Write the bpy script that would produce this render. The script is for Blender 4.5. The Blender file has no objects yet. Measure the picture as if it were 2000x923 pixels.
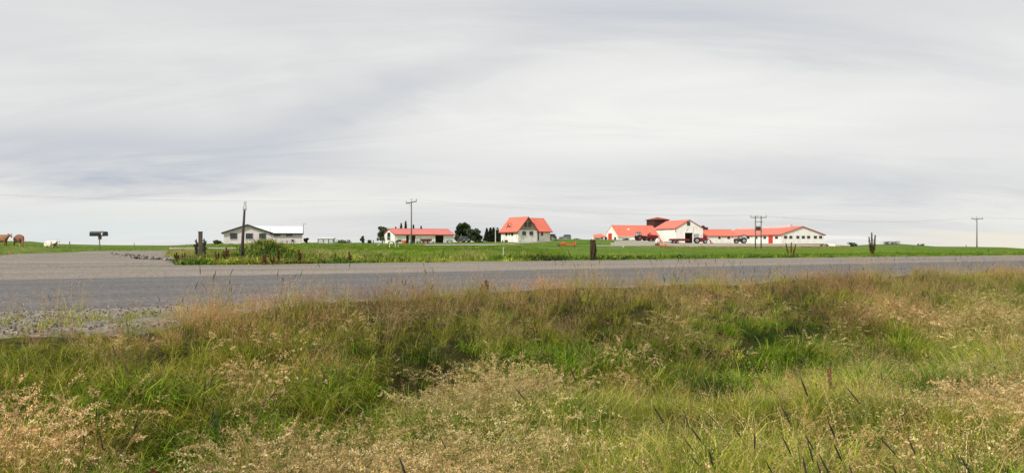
import bpy, math, random
import numpy as np
from mathutils import Vector, Matrix
random.seed(7); rng = np.random.default_rng(11)
scene = bpy.context.scene
COL = scene.collection
F = 1540.0; EYE = 0.6; HR = 480.0          # focal length in photo pixels, eye height above the road, horizon row

# ------------------------------------------------------------------ terrain
R_PX = [-1500, -400, 0, 60, 110, 200, 330, 440, 600, 740, 870, 960, 1010, 1075, 1115, 1160, 1200, 1300, 1345, 1500, 1620, 1660, 1700, 1760, 1830, 1900, 1960, 2000, 2300, 3500]
R_ROW = [474, 472, 470, 471, 476, 478, 479, 474.5, 473.5, 474, 473, 471.5, 471, 468.5, 469, 470, 470, 474, 475.5, 476, 478, 479.5, 477, 476, 481, 481.5, 482.5, 485, 489, 490]
YC = 300.0
def smooth(a, b, v):
    t = np.clip((v - a) / (b - a), 0, 1); return t * t * (3 - 2 * t)
def vnoise(x, y, seed=0):
    x = np.asarray(x, float); y = np.asarray(y, float)
    xi = np.floor(x); yi = np.floor(y); fx = x - xi; fy = y - yi
    fx = fx * fx * (3 - 2 * fx); fy = fy * fy * (3 - 2 * fy)
    def h(a, b):
        v = np.sin(a * 127.1 + b * 311.7 + seed * 74.7) * 43758.5453
        return v - np.floor(v)
    return (h(xi, yi) * (1 - fx) + h(xi + 1, yi) * fx) * (1 - fy) + (h(xi, yi + 1) * (1 - fx) + h(xi + 1, yi + 1) * fx) * fy
def fbm(x, y, seed=0, o=4):
    v = 0; a = .5; t = 0
    for i in range(o):
        v = v + a * vnoise(x * 2 ** i + 17.3 * i, y * 2 ** i - 9.1 * i, seed + i); t += a; a *= .5
    return v / t
RS, RC = 0.53, 0.848                        # the road runs along (RC, RS); s is the distance across it from the camera
def s_of(x, y): return y * RC - x * RS
def t_of(x, y): return x * RC + y * RS
def ground(x, y):
    x = np.asarray(x, float); y = np.asarray(y, float)
    s = s_of(x, y); t = t_of(x, y); rho = np.hypot(x, y) + 1e-6
    phi = np.clip(np.arctan2(x, y), -math.pi / 4, math.pi / 4)
    r = np.tan(phi); Y = rho * np.cos(phi); px = 1000 + F * r
    zc = EYE + (HR - np.interp(px, R_PX, R_ROW)) / F * YC
    Y0 = 26.5 / (RC - RS * np.minimum(r, 1.0))
    u = np.clip((Y - Y0) / (YC - Y0), 0, 1)
    p = np.interp(px, [-500, 0, 130, 200, 900, 1150, 1200, 3000], [.95, .95, .92, .8, .85, 1.0, 1.1, 1.1])
    wr = smooth(985, 1085, px) * (1 - smooth(1640, 1720, px))
    zl = zc * u ** p
    zr = .08 * u + (zc - .08) * smooth(180, 245, Y)
    z = zl * (1 - wr) + zr * wr
    z = z + (fbm(x * .12, y * .12, 5, 3) - .5) * .16 * smooth(27, 40, s) * (1 - smooth(150, 190, Y))
    z = np.where(Y > YC, zc - .012 * (Y - YC) - .00004 * np.minimum(Y - YC, 200) ** 2, z)
    far = z
    # near side: verge bank and the rough ground the camera stands on
    se = np.interp(t, [-9, -4, 0, 4, 12], [6.1, 6.15, 6.5, 7.3, 7.7])
    dep = np.interp(t, [-8, 0, 4, 9, 16], [.42, .55, .74, .8, .7])
    near = -.03 - dep * smooth(0, 2.1, se - s)
    near = near + smooth(2.2, 4.5, se - s) * .16
    bump = (fbm(x * .9 + 3, y * .9, 1, 3) - .5) * .42
    near = near + bump * smooth(.1, 1.4, se - s) * (1 - smooth(25, 45, rho))
    for hx, hy, hr_, hd_ in ((2.75, 8.2, .8, .3), (-.87, 4.3, .42, .3), (1.3, 5.0, .5, .28), (-1.83, 4.0, .4, .28), (-.52, 6.1, .5, .25), (.86, 8.2, .6, .25), (3.6, 6.6, .45, .2), (.3, 3.1, .25, .15), (-.55, 2.9, .22, .18), (1.7, 3.4, .3, .16)):
        near = near - hd_ * np.exp(-((x - hx) ** 2 + ((y - hy) * 1.3) ** 2) / hr_ ** 2)
    near = near + .10 * smooth(0, 3, t) * np.exp(-((s - se - .25) / .45) ** 2) * (.6 + .8 * vnoise(t * .9, t * 0, 3))
    road = np.full_like(near, -.03)
    # island bank of weeds on the far side, left of the middle
    isl = np.exp(-((px - 518) / 50) ** 2) * np.exp(-((s - 31.5) / 3) ** 2) * .62
    out = np.where(s < se + 1.5, near, np.where(s > 26.5, far - .03 * (1 - smooth(26.5, 29, s)) + isl, road))
    return out
def gz(x, y): return float(ground(np.array([x]), np.array([y]))[0])
def P(px, row, Y): return Vector(((px - 1000) / F * Y, Y, EYE + (HR - row) / F * Y))
def at(px, Y, dz=0):
    x = (px - 1000) / F * Y; return Vector((x, Y, gz(x, Y) + dz))
def hit(px, row, y0=2.0, y1=420.0):
    ys = np.geomspace(y0, y1, 900); xs = (px - 1000) / F * ys
    ray = EYE + (HR - row) / F * ys; g = ground(xs, ys)
    k = np.nonzero(g >= ray)[0]; i = int(k[0]) if len(k) else len(ys) - 1
    return Vector((xs[i], ys[i], g[i]))

# ------------------------------------------------------------------ mesh helpers
class MB:
    def __init__(s): s.v = []; s.f = []; s.smooth = False
    def poly(s, pts):
        n = len(s.v); s.v += [tuple(p) for p in pts]; s.f.append(tuple(range(n, n + len(pts)))); return s
    def box(s, x0, x1, y0, y1, z0, z1, top=1.0, m=None):
        cx, cy = (x0 + x1) / 2, (y0 + y1) / 2
        q = [(x0, y0, z0), (x1, y0, z0), (x1, y1, z0), (x0, y1, z0)]
        q += [(cx + (a - cx) * top, cy + (b - cy) * top, z1) for a, b, _ in q]
        if m: q = [tuple(m @ Vector(p)) for p in q]
        n = len(s.v); s.v += q
        s.f += [tuple(n + i for i in f) for f in ((3, 2, 1, 0), (4, 5, 6, 7), (0, 1, 5, 4), (1, 2, 6, 5), (2, 3, 7, 6), (3, 0, 4, 7))]
        return s
    def prism(s, prof, y0, y1, inset=None):
        """profile in x,z extruded along y; inset = per-vertex y inset for tumblehome"""
        n = len(s.v); k = len(prof); ins = inset or [0] * k
        s.v += [(x, y0 + i, z) for (x, z), i in zip(prof, ins)] + [(x, y1 - i, z) for (x, z), i in zip(prof, ins)]
        s.f.append(tuple(n + i for i in range(k))); s.f.append(tuple(n + k + i for i in reversed(range(k))))
        for i in range(k):
            j = (i + 1) % k; s.f.append((n + j, n + i, n + k + i, n + k + j))
        return s
    def tube(s, pts, rad, n=8, cap=True):
        pts = [Vector(p) for p in pts]
        if not hasattr(rad, '__len__'): rad = [rad] * len(pts)
        rings = []
        for i, p in enumerate(pts):
            d = (pts[min(i + 1, len(pts) - 1)] - pts[max(i - 1, 0)]).normalized()
            a = d.orthogonal().normalized() if abs(d.z) < .9 else Vector((1, 0, 0))
            a = (a - d * a.dot(d)).normalized(); b = d.cross(a)
            st = len(s.v)
            for k in range(n):
                w = 2 * math.pi * k / n; s.v.append(tuple(p + (a * math.cos(w) + b * math.sin(w)) * rad[i]))
            rings.append(st)
        for i in range(len(rings) - 1):
            for k in range(n):
                j = (k + 1) % n; s.f.append((rings[i] + k, rings[i] + j, rings[i + 1] + j, rings[i + 1] + k))
        if cap:
            s.f.append(tuple(rings[0] + k for k in reversed(range(n)))); s.f.append(tuple(rings[-1] + k for k in range(n)))
        return s
    def wheel(s, x, y, z, r, w, n=20, hub=0):
        """disc with its axle along y"""
        return s.tube([(x, y - w / 2, z), (x, y - w * .32, z), (x, y + w * .32, z), (x, y + w / 2, z)], [r * .93, r, r, r * .93], n)
    def build(s, name, mat, parent=None, bev=0, smooth=False, **props):
        me = bpy.data.meshes.new(name); me.from_pydata(s.v, [], s.f); me.validate(); me.update()
        o = bpy.data.objects.new(name, me); COL.objects.link(o); me.materials.append(mat)
        if parent is not None: o.parent = parent
        if smooth: me.polygons.foreach_set('use_smooth', [True] * len(me.polygons))
        if bev:
            b = o.modifiers.new('bevel', 'BEVEL'); b.width = bev; b.segments = 2; b.limit_method = 'ANGLE'
        for k, v in props.items(): o[k] = v
        return o
def tag(o, label=None, cat=None, group=None, kind=None):
    for k, v in (('label', label), ('category', cat), ('group', group), ('kind', kind)):
        if v: o[k] = v
    return o
def empty(name, loc, rz=0, label=None, cat=None, group=None):
    o = bpy.data.objects.new(name, None); COL.objects.link(o); o.location = loc; o.rotation_euler = (0, 0, rz)
    o.empty_display_size = .3
    return tag(o, label, cat, group)
def copy_tree(o, parent=None):
    c = o.copy(); COL.objects.link(c); c.parent = parent
    for ch in list(o.children): copy_tree(ch, c)
    return c
def np_mesh(name, verts, faces4, mat, cols=None, link=True):
    me = bpy.data.meshes.new(name); nv = len(verts); nf = len(faces4); k = faces4.shape[1]
    me.vertices.add(nv); me.vertices.foreach_set('co', np.asarray(verts, np.float32).ravel())
    me.loops.add(nf * k); me.loops.foreach_set('vertex_index', np.asarray(faces4, np.int32).ravel())
    me.polygons.add(nf); me.polygons.foreach_set('loop_start', np.arange(nf, dtype=np.int32) * k)
    me.update(calc_edges=True)
    if cols is not None:
        ca = me.color_attributes.new('Col', 'FLOAT_COLOR', 'POINT')
        c4 = np.ones((nv, 4), np.float32); c4[:, :3] = cols; ca.data.foreach_set('color', c4.ravel())
    me.materials.append(mat)
    o = bpy.data.objects.new(name, me)
    if link: COL.objects.link(o)
    return o

# ------------------------------------------------------------------ materials
def lin(c):
    return tuple(((v / 255) / 12.92 if v / 255 <= .04045 else ((v / 255 + .055) / 1.055) ** 2.4) for v in c)
class NB:
    def __init__(s, nt): s.nt = nt
    def n(s, typ, ins=None, **kw):
        nd = s.nt.nodes.new(typ)
        for k, v in kw.items(): setattr(nd, k, v)
        for k, v in (ins or {}).items():
            sk = nd.inputs[k]
            if isinstance(v, bpy.types.NodeSocket): s.nt.links.new(v, sk)
            else: sk.default_value = v
        return nd
    def m(s, op, a, b=0.0, c=0.0, clamp=False):
        nd = s.n('ShaderNodeMath', operation=op, use_clamp=clamp)
        for i, v in enumerate((a, b, c)):
            if isinstance(v, bpy.types.NodeSocket): s.nt.links.new(v, nd.inputs[i])
            else: nd.inputs[i].default_value = v
        return nd.outputs[0]
    def mix(s, f, a, b, mode='MIX'):
        nd = s.n('ShaderNodeMix', data_type='RGBA', blend_type=mode)
        for i, v in ((0, f), (6, a), (7, b)):
            if isinstance(v, bpy.types.NodeSocket): s.nt.links.new(v, nd.inputs[i])
            else: nd.inputs[i].default_value = v if i == 0 or len(v) == 4 else (*v, 1)
        return nd.outputs[2]
    def ramp(s, f, stops):
        nd = s.n('ShaderNodeValToRGB', {0: f}); e = nd.color_ramp.elements
        while len(e) < len(stops): e.new(.5)
        for el, (p, c) in zip(e, stops): el.position = p; el.color = (*c, 1) if hasattr(c, '__len__') else (c, c, c, 1)
        return nd.outputs[0]
    def noise(s, vec, scale, detail=4, rough=.55, dist=0.0):
        return s.n('ShaderNodeTexNoise', {'Vector': vec, 'Scale': scale, 'Detail': detail, 'Roughness': rough, 'Distortion': dist}).outputs[0]
def new_mat(name):
    m = bpy.data.materials.new(name); m.use_nodes = True; nt = m.node_tree; nt.nodes.clear()
    b = NB(nt); out = b.n('ShaderNodeOutputMaterial'); bs = b.n('ShaderNodeBsdfPrincipled')
    nt.links.new(bs.outputs[0], out.inputs[0]); return m, b, bs, out
def mat(name, col, rough=.6, var=.12, scale=3.0, metal=0, spec=.3, bump=0, dirt=None, ribs=None, ribaxis=0, alpha=None):
    m, b, bs, out = new_mat(name); c = lin(col); tc = b.n('ShaderNodeTexCoord').outputs['Object']
    nz = b.noise(tc, scale, 5, .6)
    f = b.ramp(nz, [(.3, 1 - var), (.7, 1 + var)])
    colr = b.mix(1.0, (*c, 1), f, 'MULTIPLY')
    if dirt:
        dz = b.noise(b.n('ShaderNodeMapping', {'Vector': tc, 'Scale': (1.5, 1.5, .35)}).outputs[0], 1.2, 6, .65)
        colr = b.mix(b.m('MULTIPLY', b.ramp(dz, [(.52, 0.0), (.72, 1.0)]), dirt[1]), colr, (*lin(dirt[0]), 1))
    if ribs:
        sx = b.n('ShaderNodeSeparateXYZ', {0: tc}).outputs[ribaxis]
        w = b.m('SINE', b.m('MULTIPLY', sx, 2 * math.pi / ribs))
        bp = b.n('ShaderNodeBump', {'Height': w, 'Strength': .5, 'Distance': .02}); b.nt.links.new(bp.outputs[0], bs.inputs['Normal'])
    elif bump:
        bp = b.n('ShaderNodeBump', {'Height': b.noise(tc, scale * 6, 4), 'Strength': bump, 'Distance': .02}); b.nt.links.new(bp.outputs[0], bs.inputs['Normal'])
    b.nt.links.new(colr, bs.inputs['Base Color'])
    bs.inputs['Roughness'].default_value = rough; bs.inputs['Metallic'].default_value = metal
    bs.inputs['Specular IOR Level'].default_value = spec
    return m
M = {}
M['white_wall'] = mat('white_wall', (240, 238, 228), .75, .05, .8, dirt=((150, 145, 125), .45), ribs=.3)
M['render_wall'] = mat('render_wall', (238, 236, 226), .85, .05, .8, dirt=((120, 118, 100), .55), bump=.3)
M['grey_wall'] = mat('grey_wall', (226, 214, 216), .8, .05, .8, dirt=((140, 140, 130), .3))
M['brown_clad'] = mat('brown_clad', (150, 140, 124), .8, .12, 2, ribs=.25)
M['red_roof'] = mat('red_roof', (216, 112, 90), .55, .07, .5, dirt=((196, 136, 112), .85), ribs=.45)
M['red_roof_y'] = mat('red_roof_y', (218, 114, 92), .55, .07, .5, dirt=((196, 136, 112), .85), ribs=.45, ribaxis=1)
M['pink_roof'] = mat('pink_roof', (206, 116, 106), .55, .07, .5, dirt=((190, 130, 120), .5), ribs=.45)
M['white_roof'] = mat('white_roof', (222, 224, 226), .5, .03, .8, ribs=.4, spec=.5)
M['gnarled'] = mat('gnarled_bark', (70, 58, 38), .95, .5, 9, bump=.8)
M['dark_trim'] = mat('dark_trim', (48, 44, 42), .6)
M['red_trim'] = mat('red_trim', (150, 62, 50), .6)
M['white_trim'] = mat('white_trim', (235, 233, 224), .6, .03)
M['concrete'] = mat('concrete', (130, 124, 112), .9, .2, 2, bump=.4)
M['glass'] = mat('dark_window_glass', (46, 52, 56), .08, .25, 1.2, spec=.8)
M['frame_dark'] = mat('frame_dark', (62, 58, 54), .6)
M['red_door'] = mat('red_door', (206, 62, 46), .55, .08, 2)
M['interior'] = mat('interior', (50, 46, 42), .9)
M['silo'] = mat('silo_cladding', (74, 44, 40), .7, .2, 1, ribs=.3)
M['silo_roof'] = mat('silo_roof', (138, 54, 50), .6, .1, 1)
M['wood'] = mat('weathered_wood', (92, 82, 68), .9, .3, 8, bump=.6)
M['pole'] = mat('creosote_pole', (66, 60, 56), .85, .3, 6, bump=.5)
M['grey_pole'] = mat('grey_pole_wood', (118, 112, 102), .85, .25, 5, bump=.4)
M['white_post'] = mat('white_post_paint', (214, 210, 200), .7, .08)
M['grey_metal'] = mat('galvanised', (150, 152, 154), .45, .1, 5, metal=.6)
M['insul'] = mat('insulator', (70, 62, 60), .3)
M['wire'] = mat('wire_metal', (100, 102, 106), .6)
M['black_box'] = mat('black_plastic', (24, 26, 28), .45, .2, 3, spec=.5)
M['tyre'] = mat('tyre_rubber', (38, 37, 36), .9, .2, 4)
M['rim_grey'] = mat('rim_grey', (170, 165, 158), .5, .1, metal=.3)
M['rim_red'] = mat('rim_red', (165, 60, 58), .5, .1)
M['maroon'] = mat('maroon_paint', (112, 30, 34), .45, .2, 2, dirt=((90, 70, 60), .5))
M['red_paint'] = mat('tractor_red', (150, 34, 34), .4, .15, 2, dirt=((100, 75, 62), .4))
M['orange'] = mat('orange_paint', (226, 92, 50), .5, .12, 2, dirt=((160, 110, 80), .4))
M['green_paint'] = mat('dark_green_paint', (34, 50, 44), .4, .2, 2)
M['dark_paint'] = mat('dark_machine_paint', (60, 54, 52), .5, .3, 2)
M['dark_car'] = mat('dark_car_paint', (40, 44, 48), .22, .05, spec=.6)
M['black_car'] = mat('black_car_paint', (30, 33, 36), .22, .05, spec=.6)
M['silver_car'] = mat('silver_car_paint', (128, 132, 136), .28, .05, metal=.3, spec=.6)
M['car_glass'] = mat('car_glass', (36, 42, 46), .06, .1, spec=.9)
M['lamp_glass'] = mat('lamp_glass', (230, 228, 215), .15, .03)
M['cab_glass'] = mat('cab_glass', (170, 186, 190), .08, .25, 1.5, spec=.8)
M['bark'] = mat('bark', (84, 74, 62), .9, .3, 6, bump=.5)
M['stone'] = mat('stone', (120, 116, 108), .9, .25, 12, bump=.6)
M['cover'] = mat('pale_cover', (196, 200, 200), .6, .12, 1.5)
M['rust'] = mat('dock_rust', (122, 66, 40), .9, .3, 30)
M['seed_dark'] = mat('dock_seed_dark', (74, 56, 44), .9, .35, 30)
M['hoof'] = mat('horn', (70, 62, 54), .6)
def cow_mat(name, base, patch, thr):
    m, b, bs, out = new_mat(name); tc = b.n('ShaderNodeTexCoord').outputs['Object']
    nz = b.noise(tc, 1.6, 2, .5, .6)
    f = b.ramp(nz, [(thr - .015, 0.0), (thr + .015, 1.0)])
    fur = b.ramp(b.noise(tc, 30, 3), [(.3, .85), (.7, 1.1)])
    b.nt.links.new(b.mix(1.0, b.mix(f, (*lin(base), 1), (*lin(patch), 1)), fur, 'MULTIPLY'), bs.inputs['Base Color'])
    bs.inputs['Roughness'].default_value = .85; return m
M['cow_brown'] = cow_mat('brown_cow_hide', (152, 104, 72), (122, 78, 50), .56)
M['cow_roan'] = cow_mat('brown_white_cow_hide', (128, 84, 60), (200, 186, 168), .6)
M['cow_white'] = cow_mat('white_brown_cow_hide', (226, 218, 204), (140, 104, 76), .57)

def leaf_mat(name, attr=True, col=(80, 110, 40), trans=.3, rough=.6, var=.25):
    m = bpy.data.materials.new(name); m.use_nodes = True; nt = m.node_tree; nt.nodes.clear(); b = NB(nt)
    out = b.n('ShaderNodeOutputMaterial')
    if attr: base = b.n('ShaderNodeAttribute', attribute_name='Col').outputs['Color']
    else: base = b.n('ShaderNodeRGB').outputs[0]; base.default_value = (*lin(col), 1)
    oi = b.n('ShaderNodeObjectInfo').outputs['Random']
    f = b.m('ADD', b.m('MULTIPLY', oi, 2 * var), 1 - var)
    tint = b.n('ShaderNodeAttribute', attribute_type='INSTANCER', attribute_name='tint').outputs['Color'] if attr == 'inst' else None
    c = b.n('ShaderNodeVectorMath', {0: base}, operation='SCALE'); nt.links.new(f, c.inputs['Scale']); c = c.outputs[0]
    if tint is not None: c = b.n('ShaderNodeVectorMath', {0: c, 1: tint}, operation='MULTIPLY').outputs[0]
    d = b.n('ShaderNodeBsdfPrincipled', {'Base Color': c, 'Roughness': rough, 'Specular IOR Level': .25})
    t = b.n('ShaderNodeBsdfTranslucent', {0: c})
    mx = b.n('ShaderNodeMixShader', {0: trans, 1: d.outputs[0], 2: t.outputs[0]})
    nt.links.new(mx.outputs[0], out.inputs[0]); return m
M['grass'] = leaf_mat('grass_blades', 'inst')
M['leaf'] = leaf_mat('tree_leaves', True, trans=.25, var=.1)

# ------------------------------------------------------------------ camera, world, light
cam = bpy.data.cameras.new('camera'); cam.sensor_width = 36; cam.lens = 36 * F / 2000; cam.shift_y = 0.00925
cam.clip_end = 30000; cam.clip_start = .05
co = bpy.data.objects.new('camera', cam); COL.objects.link(co); co.location = (0, 0, EYE); co.rotation_euler = (math.pi / 2, 0, 0)
scene.camera = co
vs = scene.view_settings; vs.view_transform = 'Standard'; vs.look = 'None'; vs.gamma = 1; vs.use_curve_mapping = False; vs.exposure = 0
SUN_EL, SUN_AZ = math.radians(42), math.radians(222)     # azimuth clockwise from +Y: behind the camera, a little to its left
world = bpy.data.worlds.new('World'); scene.world = world; world.use_nodes = True
nt = world.node_tree; nt.nodes.clear(); b = NB(nt)
sky = b.n('ShaderNodeTexSky', sky_type='NISHITA', sun_disc=False); sky.sun_elevation = SUN_EL; sky.sun_rotation = SUN_AZ
bg1 = b.n('ShaderNodeBackground', {0: sky.outputs[0], 1: .1})
gen = b.n('ShaderNodeTexCoord').outputs['Generated']
sp = b.n('ShaderNodeSeparateXYZ', {0: gen}); dx, dy, dz = sp.outputs
# overcast deck: noise on a plane high above, seen in perspective
zc_ = b.m('ADD', b.m('MAXIMUM', dz, 0.0), .17)
pl = b.n('ShaderNodeCombineXYZ', {0: b.m('DIVIDE', dx, zc_), 1: b.m('DIVIDE', dy, zc_), 2: 0.0}).outputs[0]
rotm = b.n('ShaderNodeMapping', {'Vector': pl, 'Rotation': (0, 0, math.radians(-24)), 'Scale': (.6, 1.25, 1)}).outputs[0]
n1 = b.noise(rotm, .55, 7, .52, .7)
n2 = b.noise(b.n('ShaderNodeMapping', {'Vector': pl, 'Rotation': (0, 0, math.radians(12)), 'Location': (7.3, 2.2, 0), 'Scale': (.3, .9, 1)}).outputs[0], 1.9, 9, .66, .9)
az0 = b.m('DIVIDE', dx, b.m('MAXIMUM', b.m('ABSOLUTE', dy), .15)); el0 = b.m('DIVIDE', dz, b.m('MAXIMUM', b.m('ABSOLUTE', dy), .15))
az = b.m('ADD', az0, b.m('MULTIPLY', b.m('SUBTRACT', n1, .5), .55)); el = b.m('ADD', el0, b.m('MULTIPLY', b.m('SUBTRACT', n2, .5), .07))
def lobe(px, row, sx, sy, slope=0.0):
    a0, e0 = (px - 1000) / F, (HR - row) / F
    a = b.m('DIVIDE', b.m('SUBTRACT', az, a0), sx / F)
    e = b.m('DIVIDE', b.m('SUBTRACT', b.m('SUBTRACT', el, e0), b.m('MULTIPLY', b.m('SUBTRACT', az, a0), slope)), sy / F)
    r2 = b.m('ADD', b.m('MULTIPLY', a, a), b.m('MULTIPLY', e, e))
    return b.m('POWER', 2.718, b.m('MULTIPLY', r2, -1.0))
dens = b.m('SUBTRACT', b.m('MULTIPLY', b.m('SUBTRACT', n1, .5), 2.1), .18)
dens = b.m('ADD', dens, b.m('MULTIPLY', b.m('SUBTRACT', n2, .5), 1.6))
for args, w in (((230, 300, 420, 60), .95), ((690, 200, 300, 50, .3), .8), ((1900, 370, 330, 45), .38), ((1250, 30, 900, 90), .42), ((150, 120, 500, 60, -.2), .15),
                ((1700, 120, 500, 60, -.2), .4), ((1150, 270, 420, 45), -.75), ((1350, 180, 380, 60), -.4), ((250, 385, 500, 26), -.45), ((600, 235, 300, 40, .3), -.1), ((1120, 365, 260, 14), .25), ((1720, 472, 95, 7), -1.2), ((900, 420, 1200, 30), -.12)):
    dens = b.m('ADD', dens, b.m('MULTIPLY', lobe(*args), w))
shade = b.m('ADD', b.m('MULTIPLY', dens, .5), .5, clamp=True)
cl = b.ramp(shade, [(0.0, lin((246, 245, 241))), (.36, lin((233, 233, 231))), (.62, lin((217, 218, 220))), (1.0, lin((190, 196, 208)))])
# pale openings low over the horizon: bluish at the left, cream at the far right
low = lobe(130, 445, 330, 34); cl = b.mix(b.m('MULTIPLY', low, .75), cl, lin((222, 232, 232)))
cr = b.m('MULTIPLY', b.n('ShaderNodeMapRange', {'Value': az0, 'From Min': .42, 'From Max': .62}).outputs[0], b.n('ShaderNodeMapRange', {'Value': el, 'From Min': .026, 'From Max': .012}).outputs[0])
cl = b.mix(b.m('MULTIPLY', cr, .9), cl, lin((243, 236, 220)))
bright = b.n('ShaderNodeMapRange', {'Value': dz, 'From Min': .3, 'From Max': .9, 'To Min': 1.0, 'To Max': .95}).outputs[0]
bg2 = b.n('ShaderNodeBackground', {0: cl, 1: bright})
mx = b.n('ShaderNodeMixShader', {0: .95, 1: bg1.outputs[0], 2: bg2.outputs[0]})
nt.links.new(mx.outputs[0], b.n('ShaderNodeOutputWorld').inputs[0])
sl = bpy.data.lights.new('sun', 'SUN'); sl.energy = 3.6; sl.angle = math.radians(3); sl.color = (1, .96, .9)
so = bpy.data.objects.new('sun', sl); COL.objects.link(so)
sd = Vector((math.sin(SUN_AZ) * math.cos(SUN_EL), math.cos(SUN_AZ) * math.cos(SUN_EL), math.sin(SUN_EL)))
so.rotation_euler = sd.to_track_quat('Z', 'Y').to_euler(); so.location = (0, -10, 40)

# ------------------------------------------------------------------ ground sheet
def polar_ground():
    a = np.radians(np.concatenate([np.arange(-180, -60, 4), np.arange(-60, -40, .5), np.arange(-40, 42, .11), np.arange(42, 60, .5), np.arange(60, 180, 4)]))
    r = np.concatenate([[.05], np.geomspace(.5, 14, 120), np.geomspace(14.3, 420, 190)[1:], np.geomspace(430, 9000, 24)])
    A, Rr = np.meshgrid(a, r); x = np.sin(A) * Rr; y = np.cos(A) * Rr; z = ground(x, y)
    v = np.stack([x, y, z], -1).reshape(-1, 3); na, nr = len(a), len(r)
    i, j = np.meshgrid(np.arange(nr - 1), np.arange(na), indexing='ij'); j2 = (j + 1) % na
    f = np.stack([i * na + j, i * na + j2, (i + 1) * na + j2, (i + 1) * na + j], -1).reshape(-1, 4)[:, ::-1]
    return v, f
m, b, bs, out = new_mat('field_ground'); tc = b.n('ShaderNodeTexCoord').outputs['Object']; sx = b.n('ShaderNodeSeparateXYZ', {0: tc}).outputs
sv = b.m('SUBTRACT', b.m('MULTIPLY', sx[1], RC), b.m('MULTIPLY', sx[0], RS))
nA = b.noise(tc, .045, 6, .62); nB = b.noise(tc, .6, 5, .6); nC = b.noise(b.n('ShaderNodeMapping', {'Vector': tc, 'Scale': (.3, 1, 1)}).outputs[0], .25, 5, .6)
g = b.mix(b.ramp(nA, [(.4, 0.0), (.62, 1.0)]), (*lin((68, 102, 26)), 1), (*lin((98, 122, 40)), 1))
g = b.mix(b.m('MULTIPLY', b.ramp(nC, [(.5, 0.0), (.66, 1.0)]), .7), g, (*lin((134, 136, 66)), 1))
g = b.mix(1.0, g, b.ramp(nB, [(.25, .6), (.75, 1.25)]), 'MULTIPLY')
soil = b.mix(nB, (*lin((40, 44, 20)), 1), (*lin((66, 62, 34)), 1))
g = b.mix(b.n('ShaderNodeMapRange', {'Value': sv, 'From Min': 20, 'From Max': 24}).outputs[0], soil, g)
nt = b.nt; nt.links.new(g, bs.inputs['Base Color']); bs.inputs['Roughness'].default_value = .95; bs.inputs['Specular IOR Level'].default_value = .1
bp = b.n('ShaderNodeBump', {'Height': nB, 'Strength': 1.0, 'Distance': .25}); nt.links.new(bp.outputs[0], bs.inputs['Normal'])
M['field'] = m
v, f = polar_ground(); gobj = tag(np_mesh('ground', v, f, M['field']), kind='structure')
gobj.data.polygons.foreach_set('use_smooth', [True] * len(gobj.data.polygons))

def gravel_mat(name, c1, c2, speck, scale=1.0, green=None, tracks=0):
    m, b, bs, out = new_mat(name); tc = b.n('ShaderNodeTexCoord').outputs['Object']
    big = b.noise(b.n('ShaderNodeMapping', {'Vector': tc, 'Rotation': (0, 0, -math.radians(32)), 'Scale': (.18, 1, 1)}).outputs[0], .5 * scale, 5, .6)
    c = b.mix(b.ramp(big, [(.3, 0.0), (.72, 1.0)]), (*lin(c1), 1), (*lin(c2), 1))
    if tracks:
        sx = b.n('ShaderNodeSeparateXYZ', {0: tc}).outputs; sv = b.m('SUBTRACT', b.m('MULTIPLY', sx[1], RC), b.m('MULTIPLY', sx[0], RS))
        w = b.m('SINE', b.m('MULTIPLY', b.m('ADD', sv, b.m('MULTIPLY', big, .8)), 2 * math.pi / tracks)); c = b.mix(1.0, c, b.ramp(b.m('ADD', b.m('MULTIPLY', w, .5), .5), [(0, .93), (1, 1.05)]), 'MULTIPLY')
    vo = b.n('ShaderNodeTexVoronoi', {'Vector': tc, 'Scale': 42 * scale})
    st = b.n('ShaderNodeSeparateColor', {0: vo.outputs['Color']}).outputs[0]
    c = b.mix(1.0, c, b.ramp(st, [(0, 1 - speck), (.5, 1.0), (1, 1 + speck)]), 'MULTIPLY')
    fine = b.noise(tc, 16 * scale, 6, .75)
    c = b.mix(1.0, c, b.ramp(fine, [(.3, 1 - speck * .8), (.7, 1 + speck * .6)]), 'MULTIPLY')
    if green:
        gn = b.noise(tc, .9, 6, .7); c = b.mix(b.m('MULTIPLY', b.ramp(gn, [(.56, 0.0), (.7, 1.0)]), green), c, (*lin((112, 112, 70)), 1))
    b.nt.links.new(c, bs.inputs['Base Color']); bs.inputs['Roughness'].default_value = .92; bs.inputs['Specular IOR Level'].default_value = .15
    h = b.m('ADD', vo.outputs['Distance'], fine)
    bp = b.n('ShaderNodeBump', {'Height': h, 'Strength': .35, 'Distance': .008}); b.nt.links.new(bp.outputs[0], bs.inputs['Normal'])
    return m
M['asphalt'] = gravel_mat('asphalt', (101, 99, 99), (110, 107, 105), .34, .8, tracks=1.9)
M['gravel'] = gravel_mat('gravel', (144, 135, 124), (124, 116, 107), .45, .7, .3, tracks=4.3)
M['yard'] = gravel_mat('yard_gravel', (166, 160, 146), (142, 138, 120), .3, .3, .5)
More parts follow.
